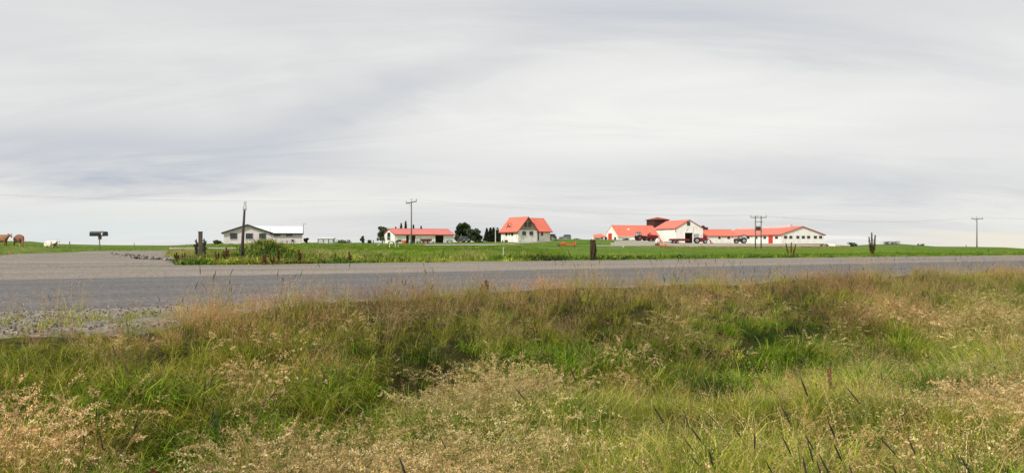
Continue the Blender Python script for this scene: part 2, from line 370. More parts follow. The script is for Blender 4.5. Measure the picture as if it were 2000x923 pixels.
def road_strip(name, s0, s1, ns, dz, m, edge=.12, t0=-75, t1=900, taper=0):
    t = np.concatenate([np.linspace(t0, -12, 70), np.linspace(-12, 40, 230)[1:], np.geomspace(40, t1, 90)[1:]])
    se = s0(t) if callable(s0) else np.full_like(t, s0)
    e0 = (fbm(t * 1.6, t * 0 + 5, 9) - .5) * 2 * edge; e1 = (fbm(t * 1.2, t * 0 + 9, 19) - .5) * 2 * edge
    u = np.linspace(0, 1, ns)[:, None]; S = (se + e0)[None] * (1 - u) + (s1 + e1)[None] * u; T = np.repeat(t[None], ns, 0)
    x = T * RC - S * RS; y = T * RS + S * RC; z = ground(x, y) + dz * smooth(0, .02, u) - .05 * (1 - smooth(0, .016, u)) * taper
    v = np.stack([x, y, z], -1).reshape(-1, 3); nt_ = len(t)
    i, j = np.meshgrid(np.arange(ns - 1), np.arange(nt_ - 1), indexing='ij')
    f = np.stack([i * nt_ + j, i * nt_ + j + 1, (i + 1) * nt_ + j + 1, (i + 1) * nt_ + j], -1).reshape(-1, 4)
    return tag(np_mesh(name, v, f, m), kind='structure')
SE = lambda t: np.interp(t, [-9, -4, 0, 4, 12], [6.1, 6.15, 6.5, 7.3, 7.7])
road_strip('road_gravel_shoulder', lambda t: SE(t) - .35 + .6 * smooth(.5, 3, t), 26.2, 110, .03, M['gravel'], .3, taper=1)
road_strip('road', 8.0, 16.3, 14, .036, M['asphalt'], .16)
def patch_sheet(name, px0, px1, dpx, Ys, inside, dz, m):
    pxs = np.arange(px0, px1 + dpx, dpx); PX, YY = np.meshgrid(pxs, Ys); X = (PX - 1000) / F * YY; Z = ground(X, YY)
    rows = HR + (EYE - Z) / YY * F
    nj = len(pxs); i, j = np.meshgrid(np.arange(len(Ys) - 1), np.arange(nj - 1), indexing='ij')
    cpx = PX[:-1, :-1] + dpx / 2; cr = (rows[:-1, :-1] + rows[1:, 1:]) / 2; cs = s_of(X, YY)[:-1, :-1]
    ok = inside(cpx, cr, cs, YY[:-1, :-1]).ravel()
    f = np.stack([i * nj + j, i * nj + j + 1, (i + 1) * nj + j + 1, (i + 1) * nj + j], -1).reshape(-1, 4)[ok]
    used, inv = np.unique(f, return_inverse=True)
    v = np.stack([X, YY, Z + dz], -1).reshape(-1, 3)[used]
    return tag(np_mesh(name, v, inv.reshape(-1, 4), m), kind='structure')
def side_in(px, row, s, Y):
    back = np.interp(px, [-1200, -300, 0, 70, 135, 175, 315, 345], [560, 512, 499.5, 495.3, 494, 490.8, 490, 490.2])
    right = np.interp(row, [488, 492, 500, 508, 514, 518], [338, 326, 322, 332, 350, 356])
    return (s > 25.6) & (row > back) & (px < right)
patch_sheet('side_road', -900, 360, 3, np.concatenate([np.arange(14, 40, .35), np.arange(40, 110, .8)]), side_in, .035, M['gravel'])
patch_sheet('farm_track', 330, 480, 3, np.arange(40, 160, 1.5), lambda px, row, s, Y: (row > 483.8) & (row < 487.6 - (px - 330) * .008), .05, M['yard'])
def drive_in(px, row, s, Y):
    lo = np.interp(px, [828, 960, 1000, 1050, 1082], [480.6, 480.2, 477.6, 473.6, 471.6]); up = np.interp(px, [828, 960, 1000, 1050, 1082], [478, 477.6, 475.4, 471.4, 470.2])
    return (row < lo) & (row > up)
patch_sheet('driveway', 828, 1082, 2, np.arange(90, 292, 1.6), drive_in, .07, M['yard'])
def yard_in(px, row, s, Y):
    lo = np.interp(px, [1165, 1200, 1240, 1300, 1330, 1640], [480.8, 480.8, 480.6, 480.2, 481.8, 481.0]); up = np.interp(px, [1165, 1190, 1240], [479, 474.5, 471])
    return (row < lo) & (row > up - 3 * (px > 1200)) & (Y > 120) & ~((px < 1192) & (row > 473) & (row < 479.2))
patch_sheet('farmyard', 1165, 1640, 2.5, np.arange(120, 296, 1.5), yard_in, .06, M['yard'])
# ------------------------------------------------------------------ grass sources (used as instances, not in the scene themselves)
def blades(n, R, h, lean, w, cols, segs=3, droop=.35, tipw=.15, wind=(-.25, 0)):
    ang = rng.uniform(0, 2 * np.pi, n); rr = R * np.sqrt(rng.uniform(0, 1, n)); bx = np.cos(ang) * rr; by = np.sin(ang) * rr
    az = ang + rng.normal(0, .9, n); hh = rng.uniform(h[0], h[1], n); ll = rng.uniform(lean[0], lean[1], n) * hh
    tx = np.cos(az) * ll + wind[0] * hh * .5; ty = np.sin(az) * ll + wind[1] * hh
    tw = rng.uniform(0, np.pi, n); wx = np.cos(tw) * w * rng.uniform(.7, 1.3, n); wy = np.sin(tw) * w
    V = []; C = []; c = cols[rng.integers(0, len(cols), n)] * rng.uniform(.42, 1.55, (n, 1))
    for k in range(segs + 1):
        t = k / segs; ww = (1 - t) * (1 - tipw) + tipw if k else .8
        px = bx + tx * t ** 1.7; py = by + ty * t ** 1.7; pz = hh * (t - droop * t ** 2.6 * np.minimum(1.4, ll / hh * 1.6))
        V += [np.stack([px - wx * ww / 2, py - wy * ww / 2, pz], -1), np.stack([px + wx * ww / 2, py + wy * ww / 2, pz], -1)]; C += [c, c]
    V = np.stack(V, 1); C = np.stack(C, 1); m_ = 2 * (segs + 1)
    F_ = np.concatenate([np.arange(n)[:, None] * m_ + np.array([[2 * k, 2 * k + 1, 2 * k + 3, 2 * k + 2]]) for k in range(segs)], 0)
    tips = (np.stack([bx, by, hh * 0], -1), np.stack([tx, ty, hh], -1), droop, ll / hh)
    return V.reshape(-1, 3), F_, C.reshape(-1, 3), tips
def heads(tips, frac, per, rad, size, cols, curl=.5):
    base, top, droop, lr = tips; n = len(base); t = rng.uniform(1 - frac, 1.04, (n, per)); u = (t - (1 - frac)) / frac
    px = base[:, 0:1] + top[:, 0:1] * t ** 1.7; py = base[:, 1:2] + top[:, 1:2] * t ** 1.7
    pz = top[:, 2:3] * (t - droop * t ** 2.6 * np.minimum(1.4, lr[:, None] * 1.6))
    a = rng.uniform(0, 2 * np.pi, (n, per)); r = rad * (1 - u * .75) * rng.uniform(.1, 1, (n, per))
    side = np.sign(top[:, 0:1] + 1e-6)
    px = px + np.cos(a) * r; py = py + np.sin(a) * r; pz = pz + rng.uniform(-.3, .6, (n, per)) * r - curl * r
    c0 = np.stack([px, py, pz], -1).reshape(-1, 3); k = len(c0)
    d = np.stack([np.cos(a).ravel() * .6 + rng.normal(0, .3, k), np.sin(a).ravel() * .6 + rng.normal(0, .3, k), rng.uniform(-.6, 1.1, k)], -1); d /= np.linalg.norm(d, axis=1)[:, None]
    q = rng.normal(0, 1, (k, 3)); q = np.cross(d, q); q /= np.linalg.norm(q, axis=1)[:, None]
    L = size[1] * rng.uniform(.6, 1.3, (k, 1)); W = size[0] * rng.uniform(.7, 1.3, (k, 1))
    V = np.stack([c0, c0 + d * L * .5 + q * W / 2, c0 + d * L, c0 + d * L * .5 - q * W / 2], 1)
    c = np.repeat(cols[rng.integers(0, len(cols), n)][:, None], per, 1).reshape(-1, 3) * rng.uniform(.75, 1.3, (k, 1)); C = np.repeat(c[:, None], 4, 1)
    return V.reshape(-1, 3), np.arange(4 * k).reshape(-1, 4), C.reshape(-1, 3)
def join(parts):
    V = []; Fc = []; C = []; o = 0
    for p in parts: V.append(p[0]); Fc.append(p[1] + o); C.append(p[2]); o += len(p[0])
    return np.concatenate(V), np.concatenate(Fc), np.concatenate(C)
def L_(*cs): return np.array([lin(c) for c in cs])
GREEN = L_((108, 132, 22), (88, 114, 20), (132, 148, 28), (70, 94, 20), (154, 160, 56))
LUSH = L_((100, 138, 20), (120, 156, 24), (74, 108, 18), (144, 170, 42))
YGREEN = L_((156, 160, 34), (138, 148, 28), (178, 174, 60), (110, 128, 24), (190, 180, 84))
DARKG = L_((42, 68, 18), (52, 80, 20), (66, 92, 26), (36, 56, 16))
STRAW = L_((186, 166, 108), (164, 146, 90), (206, 190, 136), (146, 132, 72), (130, 130, 60))
TAN = L_((202, 176, 124), (218, 196, 150), (174, 146, 96), (206, 178, 128))
PINK = L_((196, 144, 108), (176, 122, 90), (204, 162, 126), (156, 108, 78))
OLIVE = L_((118, 112, 46), (132, 116, 60), (104, 104, 40), (146, 126, 74))
DARKSPIKE = L_((58, 50, 50), (70, 60, 54), (48, 44, 46))
src = bpy.data.collections.new('grass_sources')
SRC = []
def source(parts, m=M['grass']):
    v, f, c = join(parts); o = np_mesh('tuft_%02d' % len(SRC), v, f, m, c, link=False); src.objects.link(o); SRC.append(o); return len(SRC) - 1
def bl(*a, **k): r = blades(*a, **k); return r[:3]
T = {}
T['green'] = [source([bl(54, .13, (.16, .42), (.3, 1.25), .0078, GREEN, droop=.6), bl(9, .13, (.2, .45), (.3, 1.1), .005, STRAW)]) for _ in range(3)]
T['lush'] = [source([bl(58, .13, (.18, .44), (.3, 1.25), .0090, LUSH, droop=.6)]) for _ in range(3)]
T['dark'] = [source([bl(56, .13, (.16, .36), (.15, .9), .008, DARKG)]) for _ in range(2)]
T['ygreen'] = [source([bl(58, .13, (.15, .4), (.25, 1.2), .0068, YGREEN, droop=.6), bl(6, .14, (.2, .5), (.2, 1.1), .0045, STRAW)]) for _ in range(3)]
T['straw'] = [source([bl(38, .14, (.2, .5), (.4, 1.2), .0055, STRAW, droop=.55), bl(26, .13, (.15, .36), (.2, .8), .007, GREEN)]) for _ in range(2)]
def dry(n, h, head, col, stemcol, w, per, rad, size, frac, droop=.22, lean=(.05, .4), under=None):
    r = blades(n, .15, h, lean, w, stemcol, droop=droop, tipw=.5); ps = [r[:3], heads(r[3], frac, per, rad, size, col)]
    if under is not None: ps.append(bl(30, .13, (.15, h[1] * .6), (.2, .8), .0045, under))
    return source(ps)
T['tan'] = [dry(26, (.36, .6), 1, TAN, STRAW, .0020, 26, .013, (.006, .0175), .2, droop=.5, lean=(.25, .85), under=YGREEN) for _ in range(3)]
T['airy'] = [dry(22, (.3, .55), 1, np.concatenate([TAN, PINK]), STRAW, .0017, 17, .028, (.004, .0105), .36, under=YGREEN) for _ in range(3)]
T['pink'] = [dry(34, (.24, .5), 1, PINK, STRAW, .0017, 15, .018, (.0045, .013), .38, under=OLIVE) for _ in range(3)]
T['olive'] = [source([bl(60, .13, (.15, .38), (.15, .8), .004, OLIVE), bl(20, .13, (.2, .4), (.3, .9), .004, GREEN)]) for _ in range(2)]
T['short'] = [source([bl(60, .12, (.04, .15), (.2, 1.0), .004, np.concatenate([YGREEN, GREEN])), bl(14, .12, (.06, .2), (.2, .9), .0025, STRAW)]) for _ in range(2)]
def spike_tuft(n, h):
    r = blades(n, .2, h, (.05, .3), .002, GREEN, droop=.1, tipw=.8); base, top, dr, lr = r[3]; ps = [r[:3]]; V = []; Fc = []; C = []; o = 0
    for k in range(n):
        cc = DARKSPIKE[k % 3]; t0 = 1 - .09 / top[k, 2]
        pts = [np.array([base[k, 0] + top[k, 0] * t ** 1.7, base[k, 1] + top[k, 1] * t ** 1.7, top[k, 2] * (t - dr * t ** 2.6 * lr[k] * 1.6)]) for t in (t0, t0 * .6 + .4, 1.0)]
        for p, rr in zip(pts, (.0025, .0042, .0012)):
            for q in range(5): V.append(p + np.array([math.cos(q * 1.2566), math.sin(q * 1.2566), 0]) * rr); C.append(cc)
        for a in (0, 5):
            for q in range(5): Fc.append([o + a + q, o + a + (q + 1) % 5, o + a + 5 + (q + 1) % 5, o + a + 5 + q])
        o += 15
    ps.append((np.array(V), np.array(Fc), np.array(C))); return source(ps)
T['spike'] = [spike_tuft(5, (.4, .66)) for _ in range(3)]
T['flower'] = [source([bl(10, .1, (.1, .25), (.2, .8), .004, GREEN), heads(blades(3, .07, (.1, .16), (.05, .2), .002, GREEN)[3], .06, 14, .009, (.004, .005), L_((205, 205, 190)))])]
# coarse tufts for beyond the road
T['far_green'] = [source([bl(46, .42, (.1, .32), (.2, .9), .018, c)]) for c in (LUSH, GREEN, np.concatenate([LUSH, DARKG]))]
T['far_yellow'] = [source([bl(46, .42, (.14, .34), (.2, .9), .014, np.concatenate([YGREEN, GREEN]))]) for _ in range(2)]
T['far_tan'] = [source([bl(50, .4, (.2, .5), (.1, .6), .010, STRAW)]) for _ in range(2)]
T['far_weed'] = [source([bl(34, .34, (.12, .5), (.3, 1.1), .044, np.concatenate(c), droop=.6), bl(ns_, .3, (.3, .6), (.1, .5), .014, STRAW)]) for c, ns_ in (([LUSH, YGREEN], 5), ([LUSH, DARKG], 1), ([DARKG, DARKG, GREEN], 1), ([DARKG, LUSH], 3))]  # dark green serves darker leaves and also paints in the shadowed clumps
T['far_rough'] = [source([bl(26, .34, (.05, .13), (.2, .9), .02, np.concatenate([LUSH, YGREEN]))]) for _ in range(2)]
T['berm'] = [source([bl(40, .6, (.15, .5), (.2, .9), .04, np.concatenate([STRAW, STRAW, OLIVE, GREEN]))]) for _ in range(2)]

def scatter(name, pts, idx, scl, tint, tilt=.12):
    n = len(pts); me = bpy.data.meshes.new(name); me.vertices.add(n); me.vertices.foreach_set('co', np.asarray(pts, np.float32).ravel())
    def attr(nm, typ, key, arr): a = me.attributes.new(nm, typ, 'POINT'); a.data.foreach_set(key, np.asarray(arr).ravel())
    rot = np.stack([rng.normal(0, tilt, n), rng.normal(0, tilt, n), rng.uniform(0, 2 * np.pi, n)], -1).astype(np.float32)
    attr('rot', 'FLOAT_VECTOR', 'vector', rot); attr('scl', 'FLOAT', 'value', np.asarray(scl, np.float32)); attr('idx', 'INT', 'value', np.asarray(idx, np.int32))
    attr('tint', 'FLOAT_VECTOR', 'vector', np.asarray(tint, np.float32)); me.update()
    o = bpy.data.objects.new(name, me); COL.objects.link(o); me.materials.append(M['grass'])
    ng = bpy.data.node_groups.new(name, 'GeometryNodeTree')
    ng.interface.new_socket(name='Geometry', in_out='INPUT', socket_type='NodeSocketGeometry'); ng.interface.new_socket(name='Geometry', in_out='OUTPUT', socket_type='NodeSocketGeometry')
    gi = ng.nodes.new('NodeGroupInput'); go = ng.nodes.new('NodeGroupOutput'); iop = ng.nodes.new('GeometryNodeInstanceOnPoints'); ci = ng.nodes.new('GeometryNodeCollectionInfo')
    ci.inputs[0].default_value = src; ci.inputs['Separate Children'].default_value = True; ci.inputs['Reset Children'].default_value = True
    def na(nm, typ): a = ng.nodes.new('GeometryNodeInputNamedAttribute'); a.data_type = typ; a.inputs[0].default_value = nm; return [s for s in a.outputs if s.enabled][0]
    l = ng.links.new
    l(gi.outputs[0], iop.inputs['Points']); l(ci.outputs[0], iop.inputs['Instance']); iop.inputs['Pick Instance'].default_value = True
    l(na('idx', 'INT'), iop.inputs['Instance Index']); l(na('rot', 'FLOAT_VECTOR'), iop.inputs['Rotation']); l(na('scl', 'FLOAT'), iop.inputs['Scale'])
    l(iop.outputs[0], go.inputs[0])
    md = o.modifiers.new('scatter', 'NODES'); md.node_group = ng
    return tag(o, kind='stuff')

# ---- foreground sward
def gauss(px, row, spots):
    v = np.zeros_like(px)
    for (a, b_, sx_, sy_, w) in spots: v = v + w * np.exp(-((px - a) / sx_) ** 2 - ((row - b_) / sy_) ** 2)
    return v
def candidates(n, y0, y1, p0=-250, p1=2250):
    Y = np.sqrt(rng.uniform(y0 ** 2, y1 ** 2, n)); px = rng.uniform(p0, p1, n); return (px - 1000) / F * Y, Y
def pick(kind, n): a = np.array(T[kind]); return a[rng.integers(0, len(a), n)]
area = lambda y0, y1, w=2500: w / F * (y1 ** 2 - y0 ** 2) / 2
X, Y = candidates(int(area(.9, 17) * 84), .9, 17); s = s_of(X, Y); t = t_of(X, Y); se = SE(t)
k = (s < se + .15 + .5 * (fbm(t * .8, s * .8, 31) - .5)) & (t < 19); X, Y, s, t, se = X[k], Y[k], s[k], t[k], se[k]
Z = ground(X, Y); pxc = 1000 + F * X / Y; row = HR + (EYE - Z - .32) / Y * F
n = len(X); nz = fbm(X * .8, Y * .8, 41, 4); nz2 = fbm(X * 2.2, Y * 2.2, 57, 3)
DRY = [(30, 760, 80, 60, 1.5), (480, 685, 100, 45, 1.7), (340, 660, 60, 20, .4), (960, 735, 120, 40, 1.1), (740, 880, 260, 60, 1.7), (1000, 830, 110, 60, .7), (1940, 740, 90, 35, 1.5), (1840, 600, 200, 36, .75), (1250, 640, 110, 40, .9),
       (1600, 800, 70, 60, .8), (560, 880, 90, 40, .8), (850, 690, 160, 25, .6), (640, 640, 120, 30, .4), (1050, 680, 200, 20, .6), (20, 850, 60, 60, .5)]
GRN = [(1000, 640, 700, 34, .55), (120, 690, 260, 34, .5), (1650, 720, 400, 60, .35), (250, 880, 220, 60, .4), (220, 700, 170, 40, 1.2), (690, 720, 80, 45, 1.6), (900, 645, 230, 34, 1.4), (1400, 700, 120, 40, 1.3), (330, 830, 170, 60, 1.0), (1500, 610, 110, 30, 1.5), (1180, 640, 70, 30, 1.0), (1640, 690, 200, 40, .7), (430, 760, 120, 50, .8), (1250, 860, 80, 60, .7), (560, 780, 60, 40, .8)]
YG = [(1480, 800, 330, 90, .45), (640, 640, 300, 24, .5), (300, 660, 380, 24, .5), (1350, 850, 260, 80, .4), (1250, 800, 150, 90, .9), (1500, 740, 250, 60, .8), (420, 640, 260, 25, .9), (1100, 640, 300, 60, .3), (1700, 740, 250, 50, .7), (1900, 640, 200, 40, .3)]
OLV = [(1780, 860, 200, 50, 1.2), (1500, 880, 160, 50, .6), (700, 690, 50, 30, .3)]
PNK = np.exp(-((s - se + .22) / .36) ** 2) * smooth(-2.2, 1.2, t) * 1.9 + gauss(pxc, row, [(1750, 590, 250, 30, .7), (560, 600, 80, 20, .5)])
sc = np.stack([gauss(pxc, row, GRN) + nz * 1.3 - .45, gauss(pxc, row, YG) + nz2 * .8 + .12, gauss(pxc, row, DRY) + (1 - nz) * .8 - .27, PNK, gauss(pxc, row, OLV) + nz2 * .2], 1)
sc = sc + rng.gumbel(0, .27, sc.shape); typ = sc.argmax(1)
idx = np.zeros(n, int); u = rng.uniform(0, 1, n)
def put(mask, kinds):
    m_ = np.nonzero(mask)[0]; r = rng.uniform(0, 1, len(m_)); acc = 0
    for kd, pr in kinds: q = m_[(r >= acc) & (r < acc + pr)]; idx[q] = pick(kd, len(q)); acc += pr
put(typ == 0, [('lush', .42), ('green', .36), ('dark', .15), ('spike', .02), ('airy', .02), ('ygreen', .03)])
put(typ == 1, [('ygreen', .66), ('green', .2), ('airy', .05), ('straw', .09)])
put(typ == 2, [('tan', .5), ('airy', .12), ('straw', .12), ('ygreen', .14), ('green', .12)])
put(typ == 3, [('pink', .6), ('airy', .08), ('ygreen', .2), ('green', .1), ('spike', .02)])
put(typ == 4, [('olive', .45), ('airy', .12), ('pink', .08), ('green', .2), ('straw', .15)])
hollow = gauss(pxc, row, [(1520, 612, 100, 26, 1), (690, 748, 60, 22, 1), (1400, 705, 80, 24, .8), (300, 765, 50, 20, .7), (870, 665, 70, 18, .8), (1160, 610, 90, 18, .6), (520, 640, 60, 14, .4), (1000, 615, 50, 14, .7)])
put((hollow > .5) & (rng.uniform(0, 1, n) < .7), [('dark', 1.0)])  # dark green tufts put the shade of the hollows into the grass colour
scl = rng.uniform(.75, 1.2, n) * (.5 + .75 * nz2) * (1.12 - .4 * fbm(X * 1.1 + 4, Y * 1.1, 91, 2)) * (1 - .4 * np.minimum(hollow, 1)) * np.interp(Y, [1, 2.4, 3.5], [.62, .8, 1])
short = (t < 1.0) & (s > 4.2)                                    # the mown-looking verge at the left
scl = scl * np.interp(se - s, [-.4, .5, 1.5], [.5, .62, 1.0])
scl = np.where(short, np.maximum(scl, .62) * np.interp(se - s, [-.2, .2, .9, 1.8], [.3, .42, .85, 1.0]), scl)
put(short & (rng.uniform(0, 1, n) < np.interp(s, [5.5, 6.3], [.0, .35])), [('short', .5), ('pink', .2), ('ygreen', .3)])
near_cam = np.hypot(X, Y) > .9
g1 = .5 + 1.15 * fbm(X * .75 + 9, Y * .75, 77, 3); g2 = (fbm(X * .45, Y * .45, 83, 2) - .5) * .35; tint = np.stack([g1 * (1 + g2), g1, g1 * (.95 + g2)], -1)
pts = np.stack([X, Y, Z - .01], -1)
scatter('grass', pts[near_cam], idx[near_cam], scl[near_cam], tint[near_cam])
# thin flowering stems standing above the sward along the verge crest, seen against the road
X, Y = candidates(7500, 3, 22); s = s_of(X, Y); t = t_of(X, Y); se = SE(t); k = (np.abs(s - se + .35) < .75) & (t < 22); X, Y, s, t = X[k], Y[k], s[k], t[k]
pxc = 1000 + F * X / Y; dn = .25 + .35 * smooth(0, 2, t) + gauss(pxc, Y * 0, [(1170, 0, 90, 1e9, 1), (900, 0, 60, 1e9, .5), (1750, 0, 120, 1e9, .9), (600, 0, 60, 1e9, .5), (1400, 0, 100, 1e9, .5)])
k = rng.uniform(0, 1, len(X)) < dn * .85; X, Y = X[k], Y[k]; n = len(X); Z = ground(X, Y)
idx = np.where(rng.uniform(0, 1, n) < .75, pick('airy', n), pick('spike', n))
scatter('flowering_grass', np.stack([X, Y, Z], -1), idx, rng.uniform(.42, .85, n), np.ones((n, 3)), .1)
# clover along the gravel edge
pp = [hit(px_, r_) for px_, r_ in ((266, 668), (258, 672), (575, 622), (590, 618), (605, 620), (618, 616), (630, 624), (560, 626), (690, 620), (645, 620), (375, 640), (255, 655), (1690, 820), (1826, 806), (1500, 905), (1665, 870))]
scatter('white_clover', np.array([tuple(p + Vector((random.uniform(-.08, .08), random.uniform(-.1, .1), 0))) for p in pp for _ in range(2)]), pick('flower', 32), rng.uniform(.7, 1.2, 32), np.ones((32, 3)))
# a second pass of low turf so that the left verge closes up
X, Y = candidates(16000, 2.5, 12, -250, 1250); s = s_of(X, Y); t = t_of(X, Y); se = SE(t); k = (s < se + .12 + .3 * (fbm(t * 1.3, s * 1.3, 35) - .5)) & (s > se - 2.2) & (t < 2.5) & (rng.uniform(0, 1, len(X)) < np.interp(t, [-1, 2.5], [1, .3])); X, Y, gap = X[k], Y[k], (se - s)[k]; n = len(X)
r = rng.uniform(0, 1, n); idx = np.where(r < .4, pick('ygreen', n), np.where(r < .72, pick('green', n), np.where(r < .9, pick('short', n), pick('olive', n)))); q = .8 + .4 * fbm(X, Y, 71, 3)
scatter('verge_turf', np.stack([X, Y, ground(X, Y)], -1), idx, rng.uniform(.35, .75, n) * np.interp(gap, [-.2, .2, .9, 1.6], [.25, .36, .8, 1]), np.stack([q * 1.03, q, q * .9], -1))
# stray sprigs and stones on the near gravel
n = 520; t = rng.uniform(-10, 12, n); s = SE(t) + np.abs(rng.normal(0, .55, n)) + .05; X = t * RC - s * RS; Y = t * RS + s * RC; k = Y > 2; X, Y = X[k], Y[k]; n = len(X)
scatter('gravel_sprigs', np.stack([X, Y, X * 0], -1), np.where(rng.uniform(0, 1, n) < .3, pick('airy', n), pick('short', n)), rng.uniform(.25, .75, n), np.ones((n, 3)) * .95)
ssrc = []
stone_pts = []
def stones(name, P_, size):
    V = []; Fc = []; o = 0; ico = [(0, 0, 1), (.89, 0, .45), (.28, .85, .45), (-.72, .53, .45), (-.72, -.53, .45), (.28, -.85, .45), (.72, .53, -.45), (-.28, .85, -.45), (-.89, 0, -.45), (-.28, -.85, -.45), (.72, -.53, -.45), (0, 0, -1)]
    fi = [(0, 1, 2), (0, 2, 3), (0, 3, 4), (0, 4, 5), (0, 5, 1), (1, 6, 2), (2, 7, 3), (3, 8, 4), (4, 9, 5), (5, 10, 1), (2, 6, 7), (3, 7, 8), (4, 8, 9), (5, 9, 10), (1, 10, 6), (11, 7, 6), (11, 8, 7), (11, 9, 8), (11, 10, 9), (11, 6, 10)]
    ico = np.array(ico); fi = np.array(fi)
    for p in P_:
        r = size * rng.uniform(.4, 1.5); q = ico * rng.uniform(.6, 1.2, 3) * r * rng.uniform(.8, 1.2, (12, 1)); V.append(q + np.array(p)); Fc.append(fi + o); o += 12
    cols = np.repeat(L_((128, 120, 112), (104, 98, 92), (158, 150, 140), (74, 70, 66))[rng.integers(0, 4, len(P_))], 12, 0)
    return tag(np_mesh(name, np.concatenate(V), np.concatenate(Fc), M['leafstone'], cols), kind='stuff')
m, b, bs, out = new_mat('loose_stone'); b.nt.links.new(b.n('ShaderNodeAttribute', attribute_name='Col').outputs['Color'], bs.inputs['Base Color']); bs.inputs['Roughness'].default_value = .9; M['leafstone'] = m
n = 7500; t = rng.uniform(-11, 3, n); s = SE(t) + rng.beta(1.2, 1.8, n) * 2.6 - .2; X = t * RC - s * RS; Y = t * RS + s * RC; k = (Y > 3); X, Y = X[k], Y[k]
stones('loose_gravel', np.stack([X, Y, X * 0 + .004], -1), .0095)
pile = []
for _ in range(420):
    px_ = random.gauss(310, 34); p = at(px_, 27 + random.random() * 5 + (345 - px_) * .08)
    if px_ < 365: pile.append((p.x, p.y, p.z + .05 + random.random() * .06))
stones('gravel_heap', pile, .045)

# ---- vegetation beyond the road
X, Y = candidates(46000, 22, 120, -300, 2300); s = s_of(X, Y); k = s > 26.1; X, Y, s = X[k], Y[k], s[k]; Z = ground(X, Y); pxc = 1000 + F * X / Y; row = HR + (EYE - Z) / Y * F
bad = side_in(pxc, row, s, Y) | ((pxc > 330) & (pxc < 480) & (row > 483.8) & (row < 487.6)) | ((row < 480.8) & (row > 476) & (pxc > 828) & (pxc < 970))
keep = ~bad & (rng.uniform(0, 1, len(X)) < np.interp(s, [26, 34, 60, 110], [1, .9, .55, .4])); X, Y, s, Z, pxc, row = (a[keep] for a in (X, Y, s, Z, pxc, row)); n = len(X)
nz = fbm(X * .16, Y * .16, 21, 4); nz2 = fbm(X * .9, Y * .9, 22, 3)
idx = pick('far_green', n).copy(); r = rng.uniform(0, 1, n)
yel = (r < .12 + .3 * (nz > .58)); idx[yel] = pick('far_yellow', yel.sum())
tanp = gauss(pxc, row, [(620, 502, 75, 12, .8), (350, 490, 70, 10, .7), (920, 505, 60, 8, .8), (700, 505, 60, 8, .4), (330, 500, 60, 10, .5), (40, 490, 60, 9, 1.0), (1000, 475, 200, 6, .6)])
q = rng.uniform(0, 1, n) < tanp * .8; idx[q] = pick('far_tan', q.sum())
weedy = gauss(pxc, s, [(385, 29, 60, 5, 1), (510, 31, 80, 7, 1.4), (1050, 29, 40, 4, .9), (850, 28, 50, 3, .5), (740, 29, 30, 4, .4), (1200, 29, 40, 4, .6)])
q = rng.uniform(0, 1, n) < weedy; idx[q] = pick('far_weed', q.sum()); wq = q
rough = (s > 36) & ~wq & (pxc > 1100); idx[rough] = pick('far_rough', rough.sum())
scl = rng.uniform(.7, 1.25, n) * (.7 + .6 * nz2) * np.interp(pxc, [200, 600, 1100, 1300], [.8, .75, .7, .65]) * np.interp(s, [26, 27.5, 34, 60, 110], [.4, .85, .9, .8, .8])
scl = np.where((pxc < 330) & (s > 26), scl * .55, scl); scl = np.where(wq & (pxc > 440) & (pxc < 590), scl * 1.0, scl)
g1 = .7 + .5 * nz; tint = np.stack([g1 * .92, g1 * .98, g1 * .85], -1)
scatter('meadow_grass', np.stack([X, Y, Z - .02], -1), idx, scl, tint)
# extra clumps filling the weed island, and the leafy row by the gravel edge
X, Y = [], []
for c_px, c_s, w_px, w_s, num in ((385, 28.3, 34, 1.0, 150), (520, 29.5, 62, 2.4, 460), (480, 27.6, 90, .8, 220), (1045, 28.2, 30, .6, 330), (1210, 28.5, 40, .7, 50), (860, 27.8, 40, .6, 40), (740, 28, 24, .8, 24), (1500, 28, 80, .5, 30)):
    px_ = rng.normal(c_px, w_px, num); s_ = np.maximum(rng.normal(c_s, w_s, num), 26.6); r_ = (px_ - 1000) / F; y_ = s_ / (RC - RS * r_)
    ok = px_ > 352; X += list((r_ * y_)[ok]); Y += list(y_[ok])
X = np.array(X); Y = np.array(Y); n = len(X)
wp = np.array(T['far_weed'])[np.clip((fbm(X * .55, Y * .55, 66, 2) * 8 - 2).astype(int), 0, 3)]; dk = fbm(X * .7, Y * .7, 67, 2)
scatter('weeds', np.stack([X, Y, ground(X, Y)], -1), wp, rng.uniform(.4, .95, n), np.stack([(.5 + .9 * dk) * rng.uniform(.8, 1.2, n)] * 3, -1))
# rank dry grass on the bank in front of the farmyard
n = 4200; px_ = rng.uniform(1300, 1660, n); Y = rng.normal(184, 7, n); X = (px_ - 1000) / F * Y
scatter('bank_grass', np.stack([X, Y, ground(X, Y)], -1), pick('berm', n), rng.uniform(.4, 1.2, n), np.stack([rng.uniform(.9, 1.3, n)] * 3, -1) * np.array([1.1, 1.0, .95]))
n = 1500; px_ = rng.uniform(300, 1160, n); Y = rng.uniform(140, 290, n); X = (px_ - 1000) / F * Y; k = (np.interp(px_, [300, 1160], [0, 1]) > -1) & (fbm(X * .1, Y * .1, 3) > .5); X, Y = X[k], Y[k]
Z = ground(X, Y); rr = HR + (EYE - Z) / Y * F; pq = 1000 + F * X / Y; k = ~drive_in(pq, rr, 0, Y); X, Y, Z = X[k], Y[k], Z[k]; n = len(X)
scatter('rough_grass', np.stack([X, Y, Z], -1), pick('berm', n), rng.uniform(.3, .8, n), np.stack([rng.uniform(.8, 1.0, n), rng.uniform(1, 1.2, n), rng.uniform(.7, .9, n)], -1))

